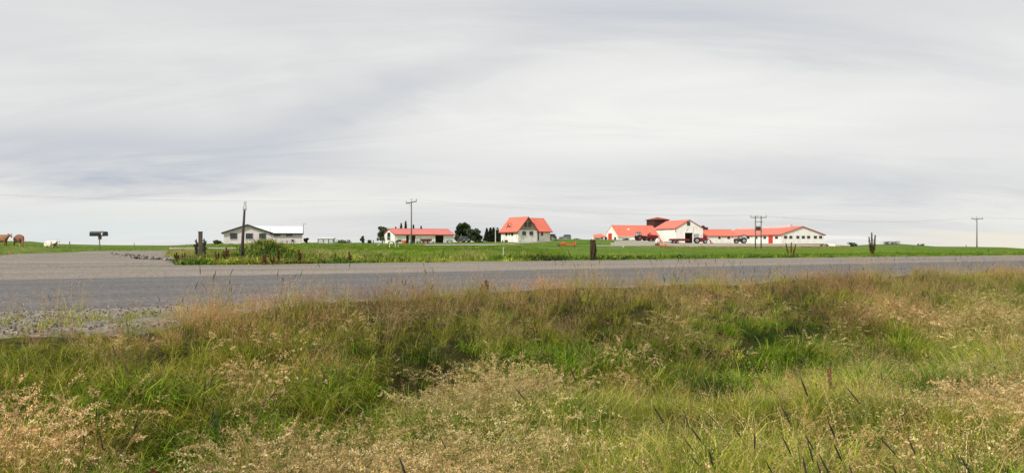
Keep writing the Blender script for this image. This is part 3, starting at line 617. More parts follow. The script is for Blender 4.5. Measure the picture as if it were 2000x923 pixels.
# ================================================================== buildings
class Building:
    """local frame: x along the front wall (C to the right), y backwards, z up from the base"""
    def __init__(s, name, label, cat, C, th, zb, group=None):
        s.C = Vector((C[0], C[1], 0)); s.th = th; s.zb = zb
        s.d = Vector((math.cos(th), math.sin(th), 0)); s.b = Vector((-math.sin(th), math.cos(th), 0))
        s.root = empty(name, (C[0], C[1], zb), th, label, cat, group)
    def loc(s, face, px, row):
        """where the sight line through a photo pixel meets a wall plane -> (along, z)"""
        ray = Vector(((px - 1000) / F, 1, (HR - row) / F)); kind, off = face
        nrm = s.b if kind == 'front' else s.d
        t = ((s.C + nrm * off).dot(nrm)) / ray.dot(nrm); p = ray * t - s.C
        return (p.dot(s.d) if kind == 'front' else p.dot(s.b)), EYE + ray.z * t - s.zb
    def rect(s, face, x0, x1, r0, r1):
        a, z0 = s.loc(face, x0, (r0 + r1) / 2); c, _ = s.loc(face, x1, (r0 + r1) / 2)
        _, zt = s.loc(face, (x0 + x1) / 2, r0); _, zl = s.loc(face, (x0 + x1) / 2, r1)
        return min(a, c), max(a, c), zl, zt
    def obox(s, mb, face, u0, u1, z0, z1, o0, o1):
        """box on a wall: u along, o outward"""
        kind, off = face
        if kind == 'front': return mb.box(u0, u1, off - o1, off - o0, z0, z1)
        sg = -1 if kind == 'left' else 1
        xs = sorted((off + sg * o0, off + sg * o1)); return mb.box(xs[0], xs[1], u0, u1, z0, z1)
    def window(s, face, x0, x1, r0, r1, mull=1, fm='frame_dark', gm='glass', sill=True, label=None):
        u0, u1, z0, z1 = s.rect(face, x0, x1, r0, r1); f = MB(); w = .07
        for a in ((u0, u1, z0, z0 + w), (u0, u1, z1 - w, z1), (u0, u0 + w, z0 + w, z1 - w), (u1 - w, u1, z0 + w, z1 - w)): s.obox(f, face, *a, .004, .09)
        for k in range(mull):
            uc = u0 + (u1 - u0) * (k + 1) / (mull + 1); s.obox(f, face, uc - .03, uc + .03, z0 + w, z1 - w, .004, .075)
        o = f.build('window', M[fm], s.root)
        if label: o['label'] = label
        g = MB(); s.obox(g, face, u0 + w * .9, u1 - w * .9, z0 + w * .9, z1 - w * .9, .003, .03); g.build('pane', M[gm], o)
        if sill: q = MB(); s.obox(q, face, u0 - .08, u1 + .08, z0 - .07, z0 - .002, .003, .13); q.build('sill', M['white_trim'], o)
        return o
    def door(s, face, x0, x1, r0, r1, m='red_door', label=None, handle=True, name='door'):
        u0, u1, z0, z1 = s.rect(face, x0, x1, r0, r1); q = MB(); s.obox(q, face, u0, u1, z0, z1, .003, .09)
        n = max(2, int((u1 - u0) / .35))
        for k in range(1, n): uc = u0 + (u1 - u0) * k / n; s.obox(q, face, uc - .015, uc + .015, z0 + .05, z1 - .05, .09, .105)
        o = q.build(name, M[m], s.root)
        if label: o['label'] = label
        t = MB(); s.obox(t, face, u0 - .09, u0 - .003, z0, z1 + .09, .003, .12); s.obox(t, face, u1 + .003, u1 + .09, z0, z1 + .09, .003, .12); s.obox(t, face, u0, u1, z1 + .003, z1 + .09, .003, .12)
        t.build('frame', M['white_trim'], o)
        if handle: h = MB(); s.obox(h, face, u1 - .25, u1 - .12, (z0 + z1) / 2 - .03, (z0 + z1) / 2 + .03, .106, .16); h.build('handle', M['grey_metal'], o)
        return o
    def vent(s, face, x0, x1, r0, r1):
        u0, u1, z0, z1 = s.rect(face, x0, x1, r0, r1); q = MB(); s.obox(q, face, u0, u1, z0, z1, .003, .06); return q.build('vent_opening', M['frame_dark'], s.root)

def walls(mb, L, W, h, hr, axis, x0=0, y0=0, notches=(), under=1.2, notch_face='front'):
    """closed wall shell; axis 'x': ridge along x (gables left/right); 'y': ridge along y (gables front/back)"""
    def face(p, q, gable, nts=()):
        p = Vector(p); q = Vector(q); Lg = (q - p).length; d = (q - p) / Lg
        def pt(u, z): v = p + d * u; return (v.x, v.y, z)
        pts = [pt(0, -under)]
        for a, c, zt in sorted(nts): pts += [pt(a, -under), pt(a, zt), pt(c, zt), pt(c, -under)]
        pts += [pt(Lg, -under), pt(Lg, h)]
        if gable: pts.append(pt(Lg / 2, hr))
        pts.append(pt(0, h)); mb.poly(pts)
    x1, y1 = x0 + L, y0 + W
    face((x0, y0), (x1, y0), axis == 'y', notches if notch_face == 'front' else ())
    face((x1, y0), (x1, y1), axis == 'x'); face((x1, y1), (x0, y1), axis == 'y'); face((x0, y1), (x0, y0), axis == 'x')
    return mb
def slab(mb, a, b_, c, d, th=.12):
    n = (Vector(b_) - Vector(a)).cross(Vector(d) - Vector(a)).normalized()
    if n.z < 0: n = -n
    q = [Vector(p) for p in (a, b_, c, d)]; k = len(mb.v); mb.v += [tuple(p) for p in q] + [tuple(p + n * th) for p in q]
    mb.f += [tuple(k + i for i in f) for f in ((3, 2, 1, 0), (4, 5, 6, 7), (0, 1, 5, 4), (1, 2, 6, 5), (2, 3, 7, 6), (3, 0, 4, 7))]
def gable_roof(L, W, h, hr, axis, x0=0, y0=0, ov=.35, eo=.4, th=.12, eps=.004):
    mb = MB()
    if axis == 'x':
        sl = (hr - h) / (W / 2); ym = y0 + W / 2
        for sg in (-1, 1):
            ye = ym + sg * (W / 2 + eo); ze = h - sl * eo
            slab(mb, (x0 - ov, ye, ze), (x0 + L + ov, ye, ze), (x0 + L + ov, ym + sg * eps, hr), (x0 - ov, ym + sg * eps, hr), th)
        mb.box(x0 - ov, x0 + L + ov, ym - .12, ym + .12, hr + th * .6, hr + th * 1.5)
    else:
        sl = (hr - h) / (L / 2); xm = x0 + L / 2
        for sg in (-1, 1):
            xe = xm + sg * (L / 2 + eo); ze = h - sl * eo
            slab(mb, (xe, y0 - ov, ze), (xe, y0 + W + ov, ze), (xm + sg * eps, y0 + W + ov, hr), (xm + sg * eps, y0 - ov, hr), th)
        mb.box(xm - .12, xm + .12, y0 - ov, y0 + W + ov, hr + th * .6, hr + th * 1.5)
    return mb
def rake_trim(L, W, h, hr, axis, x0=0, y0=0, ov=.35, eo=.4, th=.12, w=.22, t=.05, eaves=True):
    mb = MB()
    def bar(p, q, r):
        p = Vector(p); q = Vector(q); r = Vector(r); d = Vector((0, 0, -1))
        k = len(mb.v); mb.v += [tuple(p), tuple(q), tuple(q + d * w), tuple(p + d * w), tuple(p + r), tuple(q + r), tuple(q + d * w + r), tuple(p + d * w + r)]
        mb.f += [tuple(k + i for i in f) for f in ((0, 1, 2, 3), (7, 6, 5, 4), (0, 4, 5, 1), (1, 5, 6, 2), (2, 6, 7, 3), (3, 7, 4, 0))]
    if axis == 'x':
        sl = (hr - h) / (W / 2); ym = y0 + W / 2
        for xe, sgx in ((x0 - ov, -1), (x0 + L + ov, 1)):
            for sg in (-1, 1): bar((xe, ym, hr + th * 1.1), (xe, ym + sg * (W / 2 + eo), h - sl * eo + th * 1.1), (sgx * t, 0, 0))
        if eaves:
            for sg in (-1, 1): ye = ym + sg * (W / 2 + eo + .004); bar((x0 - ov, ye, h - sl * eo + th * .9), (x0 + L + ov, ye, h - sl * eo + th * .9), (0, sg * t, 0))
    else:
        sl = (hr - h) / (L / 2); xm = x0 + L / 2
        for ye, sgy in ((y0 - ov, -1), (y0 + W + ov, 1)):
            for sg in (-1, 1): bar((xm, ye, hr + th * 1.1), (xm + sg * (L / 2 + eo), ye, h - sl * eo + th * 1.1), (0, sgy * t, 0))
        if eaves:
            for sg in (-1, 1): xe = xm + sg * (L / 2 + eo + .004); bar((xe, y0 - ov, h - sl * eo + th * .9), (xe, y0 + W + ov, h - sl * eo + th * .9), (sg * t, 0, 0))
    return mb

# ---- pale bungalow behind the weed bank
Yb = 180.0; xl = (437 - 1000) / F * Yb; B = Building('bungalow', 'low pale grey bungalow with dark-edged gable and white metal side roof behind the weed bank', 'house', (xl, Yb), math.radians(15), 1.15)
Lg = B.loc(('front', 0), 529, 470)[0]; hE, hR = 2.55, 4.3
gt = (hR - hE) / (Lg / 2)
walls(MB(), Lg, 9, hE, hR, 'y').build('wall', M['grey_wall'], B.root)
gable_roof(Lg, 9, hE, hR, 'y', ov=.5, eo=.45).build('roof', M['white_roof'], B.root)
rake_trim(Lg, 9, hE, hR, 'y', ov=.5, eo=.45, w=.3).build('fascia', M['dark_trim'], B.root)
Lw = B.loc(('front', 0), 590.5, 470)[0] - Lg
walls(MB(), Lw - .02, 8.4, hE - .06, 4.0, 'x', x0=Lg + .01, y0=.06).build('wing_wall', M['grey_wall'], B.root)
rfw = gable_roof(Lw + 3, 8.4, hE - .06, 4.0, 'x', x0=Lg - 3, y0=.06, ov=.3, eo=.5)
rfw.v = [((Lg / 2 + (hR - z) / gt - .1) if x < Lg else x - .2, y, z) for x, y, z in rfw.v]
rfw.build('wing_roof', M['white_roof'], B.root)
rake_trim(Lw - .3, 8.4, hE - .06, 4.0, 'x', x0=Lg + .2, y0=.06, ov=.3, eo=.5, w=.26).build('wing_fascia', M['dark_trim'], B.root)
for w in ((449.5, 463, 455, 466.5), (480, 493.5, 455.5, 466.5), (506, 519, 455.5, 467)): B.window(('front', 0), *w, mull=1)
for w in ((535, 547.5, 456, 461), (559, 571.5, 456, 461.2)): B.window(('front', .06), *w, mull=1)
q = MB(); q.tube([(Lg + Lw + .25, 1, hE - .3), (Lg + Lw + .25, 1, 4.6)], .05, 6); q.box(Lg + Lw + .25, Lg + Lw + .9, .95, 1.05, 4.58, 4.65); q.build('roof_antenna', M['grey_pole'], B.root)

# ---- long workshop with the red roof
B = Building('workshop', 'long low cream workshop with faded red roof behind the slanted crossarm pole', 'shed', (-30.5, 205), math.radians(30), 1.3)
L, W, h, hr = 17, 8, 2.35, 3.8
notches = []
for r in ((793, 811.5, 459.5, 476), (850, 866.5, 459.5, 475.5)):
    u0, u1, z0, z1 = B.rect(('front', 0), *r); notches.append((u0, u1, min(z1, h - .1)))
wl = walls(MB(), L, W, h, hr, 'x', notches=notches); wl.build('wall', M['white_wall'], B.root)
MB().box(.05, L - .05, .05, W - .05, -.3, -.02).build('floor_slab', M['concrete'], B.root)
gable_roof(L, W, h, hr, 'x', ov=.25, eo=.3).build('roof', M['pink_roof'], B.root)
rake_trim(L, W, h, hr, 'x', ov=.25, eo=.3, w=.16).build('fascia', M['red_trim'], B.root)
for u0, u1, zt in notches:
    q = MB(); q.box(u0 - .1, u0, -.08, .2, -.3, zt + .1); q.box(u1, u1 + .1, -.08, .2, -.3, zt + .1); q.box(u0, u1, -.08, .2, zt, zt + .1); q.build('doorway_frame', M['white_trim'], B.root)
u0, u1, zt = notches[0]; um = u0 + (u1 - u0) * .5
MB().box(um - .5, um + .3, .12, .2, -.2, zt - .003).build('door_panel', M['grey_wall'], B.root)
B.window(('left', 0), 757, 762.5, 454, 468.5, mull=0, sill=False)
# ---- two-storey farmhouse
th = math.radians(35); B = Building('farmhouse', 'white two-storey farmhouse with bright red roof and brown upper gable in the middle', 'house', (1.68, 215), th, 1.35)
W1, L1, h, hr = 6.4, 8.3, 3.62, 7.12
walls(MB(), W1, L1, h, hr, 'y').build('wall', M['render_wall'], B.root)
gable_roof(W1, L1, h, hr, 'y', ov=.45, eo=.55).build('roof', M['red_roof_y'], B.root)
rake_trim(W1, L1, h, hr, 'y', ov=.45, eo=.55, w=.24).build('fascia', M['red_trim'], B.root)
s_ = (hr - h) / (W1 / 2)
g = MB(); k = .05; g.v = [(0.02, -k, h), (W1 - .02, -k, h), (W1 / 2, -k, hr - .02), (0.02, -.004, h), (W1 - .02, -.004, h), (W1 / 2, -.004, hr - .02)]; g.f = [(0, 1, 2), (5, 4, 3), (0, 3, 4, 1), (1, 4, 5, 2), (2, 5, 3, 0)]
g.build('gable_cladding', M['brown_clad'], B.root)
for w in ((1020, 1027, 451.3, 459.3), (1034, 1041, 451.3, 459.3)): B.window(('front', 0), *w)
for w in ((1024.3, 1029, 434.2, 442.5), (1031.8, 1036.8, 434, 442.5)): B.window(('front', -.05), *w, sill=False)
for w in ((987.6, 991.2, 452, 460), (994, 995.8, 452, 459.5), (998.8, 1002.3, 451.8, 460)): B.window(('left', 0), *w, mull=0, sill=False)
B.door(('left', 0), 986, 992.5, 468.3, 473, m='frame_dark', handle=False, name='basement_door'); B.window(('left', 0), 981, 983, 468.8, 472.5, mull=0, sill=False)
yo = 1.5; L2, W2 = 5.8, 7.3
walls(MB(), L2, W2, h - .01, hr - .35, 'x', x0=W1 + .01, y0=yo).build('side_wing_wall', M['render_wall'], B.root)
hr2 = hr - .12
rf = gable_roof(L2 + 1.7, W2, h, hr2, 'x', x0=W1 - 1.7, y0=yo, ov=.0, eo=.5)
# clip the inner end to the valley: shift inner roof vertices up the front wing's slope
nv = []
for x, y, z in rf.v:
    if x < W1: x = W1 / 2 + max(0, (hr - z) / s_) - .05
    else: x += .45
    nv.append((x, y, z))
rf.v = nv; rf.build('side_wing_roof', M['red_roof'], B.root)
q = MB(); q.tube([(W1 + L2 + .5, yo - .5, h - .42), (W1 + L2 + .5, yo + W2 / 2, hr2 + .05), (W1 + L2 + .5, yo + W2 + .5, h - .42)], .09, 4); q.box(W1 + .4, W1 + L2 + .5, yo - .57, yo - .5, h - .55, h - .32); q.build('side_wing_fascia', M['red_trim'], B.root)
B.window(('front', yo), 1056.6, 1060.5, 452, 460)
B.door(('front', yo), 1050.2, 1052.4, 452.5, 468.5, m='frame_dark', handle=False)  # narrow dark upright panel with pale frame at the inner corner
q = MB(); q.box(W1 + .02, W1 + 3.0, .3, yo - .01, -.6, .55); q.box(W1 + .02, W1 + 1.9, -.0, .298, -.6, .3); q.build('porch_steps', M['concrete'], B.root)
# dormers
q = MB(); d0 = 1.15; zc_ = h + s_ * 0.9
def dormer(root, pts_face, back, wall_m, roofm): pass
x_f, z_f = .62, h + s_ * .62      # foot of the dormer on the left slope
q = MB(); y0, y1 = L1 - 4.3, L1 - 2.2; ym = (y0 + y1) / 2; zt = z_f + 1.25
q.v = [(x_f, y0, z_f), (x_f, y1, z_f), (x_f, ym, zt), (x_f + .9, y0, z_f + .9 * s_), (x_f + .9, y1, z_f + .9 * s_), (x_f + 1.6, ym, zt)]; q.f = [(0, 1, 2), (0, 2, 5, 3), (1, 4, 5, 2)]
do = q.build('dormer', M['white_trim'], B.root)
q = MB(); slab(q, (x_f - .3, y0 - .25, z_f - .15), (x_f + 1.5, y0 - .25, z_f - .15), (x_f + 1.5, ym - .004, zt + .05), (x_f - .3, ym - .004, zt + .05), .09); slab(q, (x_f - .3, y1 + .25, z_f - .15), (x_f + 1.5, y1 + .25, z_f - .15), (x_f + 1.5, ym + .004, zt + .05), (x_f - .3, ym + .004, zt + .05), .09); q.build('dormer_roof', M['red_roof_y'], do)
MB().box(x_f - .03, x_f - .003, ym - .55, ym + .55, z_f + .06, z_f + .62).build('dormer_window', M['glass'], do)
sr = (hr2 - h) / (W2 / 2); yb = yo + 1.55; zb_ = h + sr * 1.55
q = MB(); xa, xb = W1 - 1.1, W1 + .9; q.box(xa, xb, yb, yb + 1.9, zb_ - .05, zb_ + .72); do = q.build('dormer', M['brown_clad'], B.root)
q = MB(); slab(q, (xa - .2, yb - .3, zb_ + .7), (xb + .2, yb - .3, zb_ + .7), (xb + .2, yb + 1.7, zb_ + 1.35), (xa - .2, yb + 1.7, zb_ + 1.35), .09); q.build('dormer_roof', M['pink_roof'], do)
MB().box(xa + .2, xb - .2, yb - .03, yb - .003, zb_ + .15, zb_ + .6).build('dormer_window', M['glass'], do)

# ---- left barn with low walls
th = math.radians(16)
B = Building('low_walled_barn', 'low-walled white barn with steep salmon-red roof and red gable door', 'barn', (36.3, 270), th, 1.95)
L, W, h, hr = 15.6, 11.8, 1.98, 5.75
walls(MB(), L, W, h, hr, 'x').build('wall', M['white_wall'], B.root)
gable_roof(L, W, h, hr, 'x', ov=.12, eo=.25).build('roof', M['red_roof'], B.root)
rake_trim(L, W, h, hr, 'x', ov=.12, eo=.25, w=.2).build('fascia', M['white_trim'], B.root)
B.door(('left', 0), 1188.4, 1195.8, 455.2, 469.8)
B.window(('left', 0), 1181.8, 1184.6, 463.6, 468.5, mull=0, sill=False); B.window(('left', 0), 1200, 1203.2, 463, 467.6, mull=0, sill=False)
q = MB(); uu, vv = L * .33, W / 2 * .55; zz = h + (hr - h) * .55; slab(q, (uu, vv, zz + .13), (uu + .7, vv, zz + .13), (uu + .7, vv + .7, zz + .13 + .45), (uu, vv + .7, zz + .13 + .45), .08); q.build('skylight', M['white_roof'], B.root)
B.vent(('front', 0), 1218, 1223.5, 461.4, 462.4)
# lean-to beyond the barn
B = Building('lean_to', 'small open lean-to with red roof beyond the left barn gable', 'shed', (29.6, 279), th, 1.9)
walls(MB(), 3.0, 3.2, 1.6, 2.6, 'x').build('wall', M['white_wall'], B.root)
q = MB(); slab(q, (-1.4, -1.4, 1.55), (3.6, -1.4, 1.9), (3.6, 3.6, 3.0), (.4, 3.6, 2.7), .1); q.build('roof', M['red_roof'], B.root)
for x_ in (-1.1, 1.2): MB().box(x_, x_ + .12, -1.2, -1.08, -.6, 1.6).build('post', M['white_trim'], B.root)

# ---- tall main barn
B = Building('main_barn', 'tall white barn with salmon-red roof and big black open doorway', 'barn', (56.1, 270), th, 1.25)
L, W, h, hr = 10.4, 17, 5.45, 8.25
u0, u1, z0, z1 = B.rect(('front', 0), 1337.5, 1352.8, 454.3, 476)
walls(MB(), L, W, h, hr, 'y', notches=[(u0, u1, z1)]).build('wall', M['white_wall'], B.root)
MB().box(.05, L - .05, .05, W - .05, -.4, -.02).build('floor_slab', M['concrete'], B.root)
gable_roof(L, W, h, hr, 'y', ov=.2, eo=.3).build('roof', M['red_roof_y'], B.root)
rake_trim(L, W, h, hr, 'y', ov=.2, eo=.3, w=.22).build('fascia', M['red_trim'], B.root)
q = MB(); q.box(u0 - .16, u0, -.12, .25, -.5, z1 + .2); q.box(u1, u1 + .16, -.12, .25, -.5, z1 + .2); q.box(u0, u1, -.12, .25, z1, z1 + .2); q.build('doorway_frame', M['white_trim'], B.root)
B.window(('front', 0), 1341.7, 1347.8, 432.8, 440.4, mull=2, sill=False)
q = MB(); q.tube([(-.12, -.1, h - .1), (-.12, -.1, h - 1.4)], .1, 6); q.build('downpipe', M['frame_dark'], B.root)
for pts_ in ([(u0 + .5, -.05, z1 + .3), (u0 + 1.4, -.05, z1 + 1.9)], [(u1 + .1, -.05, z1 + .3), (u1 + .5, -.05, z1 + 2.1)]): MB().tube(pts_, .025, 4).build('cable', M['frame_dark'], B.root)
MB().box(-.06, -.004, .3, W - .3, -.8, .9).build('plinth', M['concrete'], B.root)
# ---- feed silo tower behind
p = at(1291.5, 300); S = Building('silo_tower', 'dark maroon square silo tower with low red cap rising behind the barns', 'silo', (p.x - 3.05, 300 - 3), math.radians(20), p.z)
hT = EYE + (HR - 429.6) / F * 300 - p.z
MB().box(0, 6.1, 0, 6.1, -.5, hT).build('tower', M['silo'], S.root)
for x_ in (1.5, 3.0, 4.5): MB().box(x_, x_ + .12, -.08, -.004, .5, hT - .2).build('tower_rib', M['dark_trim'], S.root)
q = MB(); n0 = 0; q.v = [(-.4, -.4, hT), (6.5, -.4, hT), (6.5, 6.5, hT), (-.4, 6.5, hT), (-.4, -.4, hT + .18), (6.5, -.4, hT + .18), (6.5, 6.5, hT + .18), (-.4, 6.5, hT + .18), (3.05, 3.05, hT + 1.15)]
q.f = [(3, 2, 1, 0), (0, 1, 5, 4), (1, 2, 6, 5), (2, 3, 7, 6), (3, 0, 4, 7), (4, 5, 8), (5, 6, 8), (6, 7, 8), (7, 4, 8)]; q.build('cap_roof', M['silo_roof'], S.root)

# ---- link shed between main barn and long barn
B = Building('link_shed', 'low white link shed with red roof between the main and long barns', 'shed', (66.9, 274.5), math.radians(16), 1.2)
L, W, h, hr = 13.2, 9, 2.95, 5.15
walls(MB(), L, W, h, hr, 'x').build('wall', M['white_wall'], B.root)
gable_roof(L, W, h, hr, 'x', ov=.1, eo=.3).build('roof', M['red_roof'], B.root)
rake_trim(L, W, h, hr, 'x', ov=.1, eo=.3, w=.18).build('fascia', M['red_trim'], B.root)
B.window(('front', 0), 1372.5, 1380.5, 461.5, 466.5, mull=0, sill=False)
for a, c in ((1403, 1407), (1420.8, 1425.3)): B.window(('front', 0), a, c, 461.8, 466.3, mull=0, sill=False)
for a in (1411, 1416, 1429): B.vent(('front', 0), a, a + 2, 462.2, 463.6)
q = MB(); q.box(1.5, 2.4, W / 2 - .4, W / 2 + .4, hr - .1, hr + 1.3); q.box(2.5, 3.9, W / 2 - .35, W / 2 + .35, hr - .1, hr + .9); q.tube([(1.9, W / 2, hr + 1.3), (2.6, W / 2, hr + 1.1), (3.1, W / 2, hr + .6)], .3, 8); q.build('roof_ventilator', M['dark_paint'], B.root)

# ---- long barn at the right
B = Building('long_barn', 'long white barn with row of dark gable windows at the right', 'barn', (86.9, 255), th, 1.1)
L, W, h, hr = 16.5, 38, 3.2, 5.8
walls(MB(), L, W, h, hr, 'y').build('wall', M['white_wall'], B.root)
gable_roof(L, W, h, hr, 'y', ov=.3, eo=.4).build('roof', M['red_roof_y'], B.root)
rake_trim(L, W, h, hr, 'y', ov=.3, eo=.4, w=.24).build('fascia', M['red_trim'], B.root)
for a, c in ((1531, 1537.2), (1541.6, 1547.2), (1555.3, 1561), (1565.8, 1571.6), (1576.2, 1582), (1589.5, 1595.2), (1599.7, 1605.4)): B.window(('front', 0), a, c, 460.2, 465.4, mull=1, sill=False)
for a, c in ((1458.9, 1464), (1476.2, 1479.5), (1491.3, 1496.3), (1514.2, 1519.6)): B.window(('left', 0), a, c, 461.4, 466, mull=0, sill=False)
for a in (1448, 1454, 1467.5, 1484, 1503 - 16): B.vent(('left', 0), a, a + 2, 461.8, 463.2)
B.door(('left', 0), 1501.2, 1510.2, 460.4, 476)
q = MB(); q.box(L / 2 - .9, L / 2 + .9, 8, W - 1, hr - .2, hr + .75); q.box(L / 2 - .5, L / 2 + .5, 6, 8 - .003, hr - .2, hr + .95); q.box(L / 2 - .6, L / 2 + .6, 24, 26, hr + .753, hr + 1.0); q.build('ridge_ventilator', M['cover'], B.root)
MB().box(-.05, -.004, .2, W - .2, -.7, .28).build('plinth', M['concrete'], B.root)
MB().box(.2, L - .2, -.05, -.004, -.7, .28).build('plinth', M['concrete'], B.root)

# ---- grey polytunnel hut left of the workshop
p = at(636, 200); B = Building('garden_hut', 'small grey translucent hut alone on the skyline left of the workshop', 'hut', (p.x - 1.95, 200), math.radians(4), p.z)
walls(MB(), 3.9, 2.6, 1.15, 1.5, 'x').build('wall', M['cover'], B.root)
q = MB(); slab(q, (-.1, -.15, 1.15), (4.0, -.15, 1.15), (4.0, 1.3, 1.52), (-.1, 1.3, 1.52), .05); slab(q, (-.1, 2.75, 1.15), (4.0, 2.75, 1.15), (4.0, 1.31, 1.52), (-.1, 1.31, 1.52), .05); q.build('roof', M['cover'], B.root)
for x_ in (-.06, 1.25, 2.6, 3.76): MB().box(x_, x_ + .14, -.07, -.004, -.3, 1.15).build('post', M['dark_trim'], B.root)
q = MB(); q.tube([(0.2, -.06, 1.0), (1.3, -.06, .45)], .05, 4); q.build('brace', M['white_trim'], B.root)

# ================================================================== poles, posts, wires
def insulator(root, x, y, z, s=1.0):
    q = MB(); q.tube([(x, y, z), (x, y, z + .16 * s), (x, y, z + .18 * s), (x, y, z + .34 * s)], [.03 * s, .03 * s, .09 * s, .06 * s], 8); return q.build('insulator', M['insul'], root)
tops = {}
def power_pole(px, Y, row_top, label, arm=1.1, tilt=0.0, yaw=0, r=.17, brace=False):
    p = at(px, Y); ztop = EYE + (HR - row_top) / F * Y - p.z
    root = empty('utility_pole', p, yaw, label, 'utility pole', 'poles of the overhead line')
    MB().tube([(0, 0, -.5), (-.0, 0, ztop * .5), (.0, 0, ztop)], [r, r * .85, r * .7], 10).build('pole', M['grey_pole'], root, smooth=True)
    q = MB(); q.box(-arm, arm, -.22, -.08, -.1, .1, m=Matrix.Translation((0, 0, ztop - .15)) @ Matrix.Rotation(tilt, 4, 'Y')); q.build('crossarm', M['grey_pole'], root)
    q = MB(); q.tube([(-arm * .45, -.15, ztop - .2 + math.sin(tilt) * arm * .45), (0, -.15, ztop - 1.1)], .035, 5); q.build('brace', M['grey_metal'], root)
    ps = []
    for x_ in (-arm * .93, 0, arm * .93):
        z_ = ztop - .15 - math.sin(tilt) * x_ + (.1 if x_ else .25); insulator(root, x_, -.15 if x_ else 0, z_)
        ps.append(Vector((p.x + x_ * math.cos(yaw), p.y + x_ * math.sin(yaw) - .15, p.z + z_ + .34)))
    tops[px] = ps; return root
power_pole(803.5, 150, 393.5, 'grey utility pole with slanted crossarm standing before the red-roofed workshop', 1.05, math.radians(-11), r=.15)
power_pole(1908, 220, 426.2, 'lone grey T-shaped utility pole at the far right field crest', 1.6, 0, r=.17)
power_pole(-420, 104, 362, 'grey utility pole left of the cow field', 1.05, 0, r=.15)
power_pole(2560, 320, 436, 'grey utility pole on the far right plain', 1.6, 0, r=.17)
# H-frame transformer pole
p = at(1481, 160); root = empty('transformer_pole', p, 0, 'two-legged H-frame pole carrying a transformer before the long barn', 'utility pole')
zt = EYE + (HR - 421.5) / F * 160 - p.z; hw = 5.6 / F * 160
for sg in (-1, 1): MB().tube([(sg * hw, 0, -.5), (sg * hw, 0, zt)], [.15, .11], 10).build('pole', M['grey_pole'], root, smooth=True)
aw = 15.5 / F * 160; z1 = EYE + (HR - 424.6) / F * 160 - p.z; z2 = EYE + (HR - 432.8) / F * 160 - p.z; z3 = EYE + (HR - 449.5) / F * 160 - p.z
MB().box(-aw, aw, -.2, -.12, z1 - .08, z1 + .08).build('crossarm', M['grey_pole'], root)
MB().box(-hw - .1, hw + .3, -.2, -.12, z2 - .06, z2 + .06).build('crossarm', M['grey_pole'], root)
MB().box(-hw - .1, hw + .1, -.25, .5, z3 - .08, z3 + .04).build('platform', M['grey_pole'], root)
tr = MB().box(-.45, .45, -.1, .45, z3 + .045, z3 + .72).build('transformer_tank', M['dark_paint'], root)
for x_ in (-.28, 0, .28): q = MB(); q.tube([(x_, .1, z3 + .725), (x_, .1, z3 + .98)], [.06, .03], 6); q.build('bushing', M['insul'], tr)
ps = []
for x_ in (-aw + .05, -.25, aw - .05): insulator(root, x_, -.16, z1 + .08); ps.append(Vector((p.x + x_, p.y - .16, p.z + z1 + .42)))
tops[1481] = ps
def line(a, c, sag, label):
    root = None; vs_ = []
    root = empty('overhead_line', tops[a][1], 0, label, 'power line', 'overhead wires between the poles')
    for k in range(3):
        A, C_ = tops[a][k] - tops[a][1], tops[c][k] - tops[a][1]; pts = [A.lerp(C_, i / 24) - Vector((0, 0, sag * 4 * (i / 24) * (1 - i / 24))) for i in range(25)]
        q = MB(); q.tube(pts, .0065, 4); q.build('wire', M['wire'], root)
line(-420, 803.5, 1.2, 'thin overhead wires crossing the sky left of the slanted-arm pole')
line(803.5, 1481, .9, 'thin overhead wires above the farmhouse between pole and H-frame')
line(1481, 1908, 1.3, 'thin overhead wires sagging between the H-frame and lone right pole')
line(1908, 2560, 1.0, 'faint overhead wires right of the lone T-shaped pole')

# dark leaning pole in the weeds with wire loop on top
p = hit(471.5, 512); Yp = p.y; H_ = (512 - 410) / F * Yp; k_ = (478 - 471.5) / F * Yp
root = empty('marker_pole', p, 0, 'dark leaning wooden pole with forked wire tip rising from the weeds', 'pole')
MB().tube([(0, 0, -.3), (k_ * .45, 0, H_ * .5), (k_ * .95, 0, H_)], [.062, .05, .036], 10).build('shaft', M['pole'], root, smooth=True)
MB().box(k_ - .07, k_ + .07, -.02, .02, H_ + .001, H_ + .025).build('top_plate', M['grey_metal'], root)
q = MB(); hh = (410 - 393) / F * Yp; q.tube([(k_ - .035, 0, H_ + .02), (k_ - .05, 0, H_ + hh * .25), (k_ - .02, 0, H_ + hh * .5), (k_ - .015, 0, H_ + hh * .95)], .010, 6); q.tube([(k_ + .035, 0, H_ + .02), (k_ + .05, 0, H_ + hh * .25), (k_ + .035, 0, H_ + hh * .5), (k_ + .04, 0, H_ + hh)], .012, 6); q.tube([(k_ - .035, 0, H_ + .03), (k_, 0, H_ + .06), (k_ + .035, 0, H_ + .03)], .009, 6); q.build('wire_fork', M['grey_pole'], root)
MB().tube([(k_ * .1 - .09, -.03, H_ * .21), (k_ * .1 + .1, -.03, H_ * .235)], .022, 6).build('step_bracket', M['pole'], root)
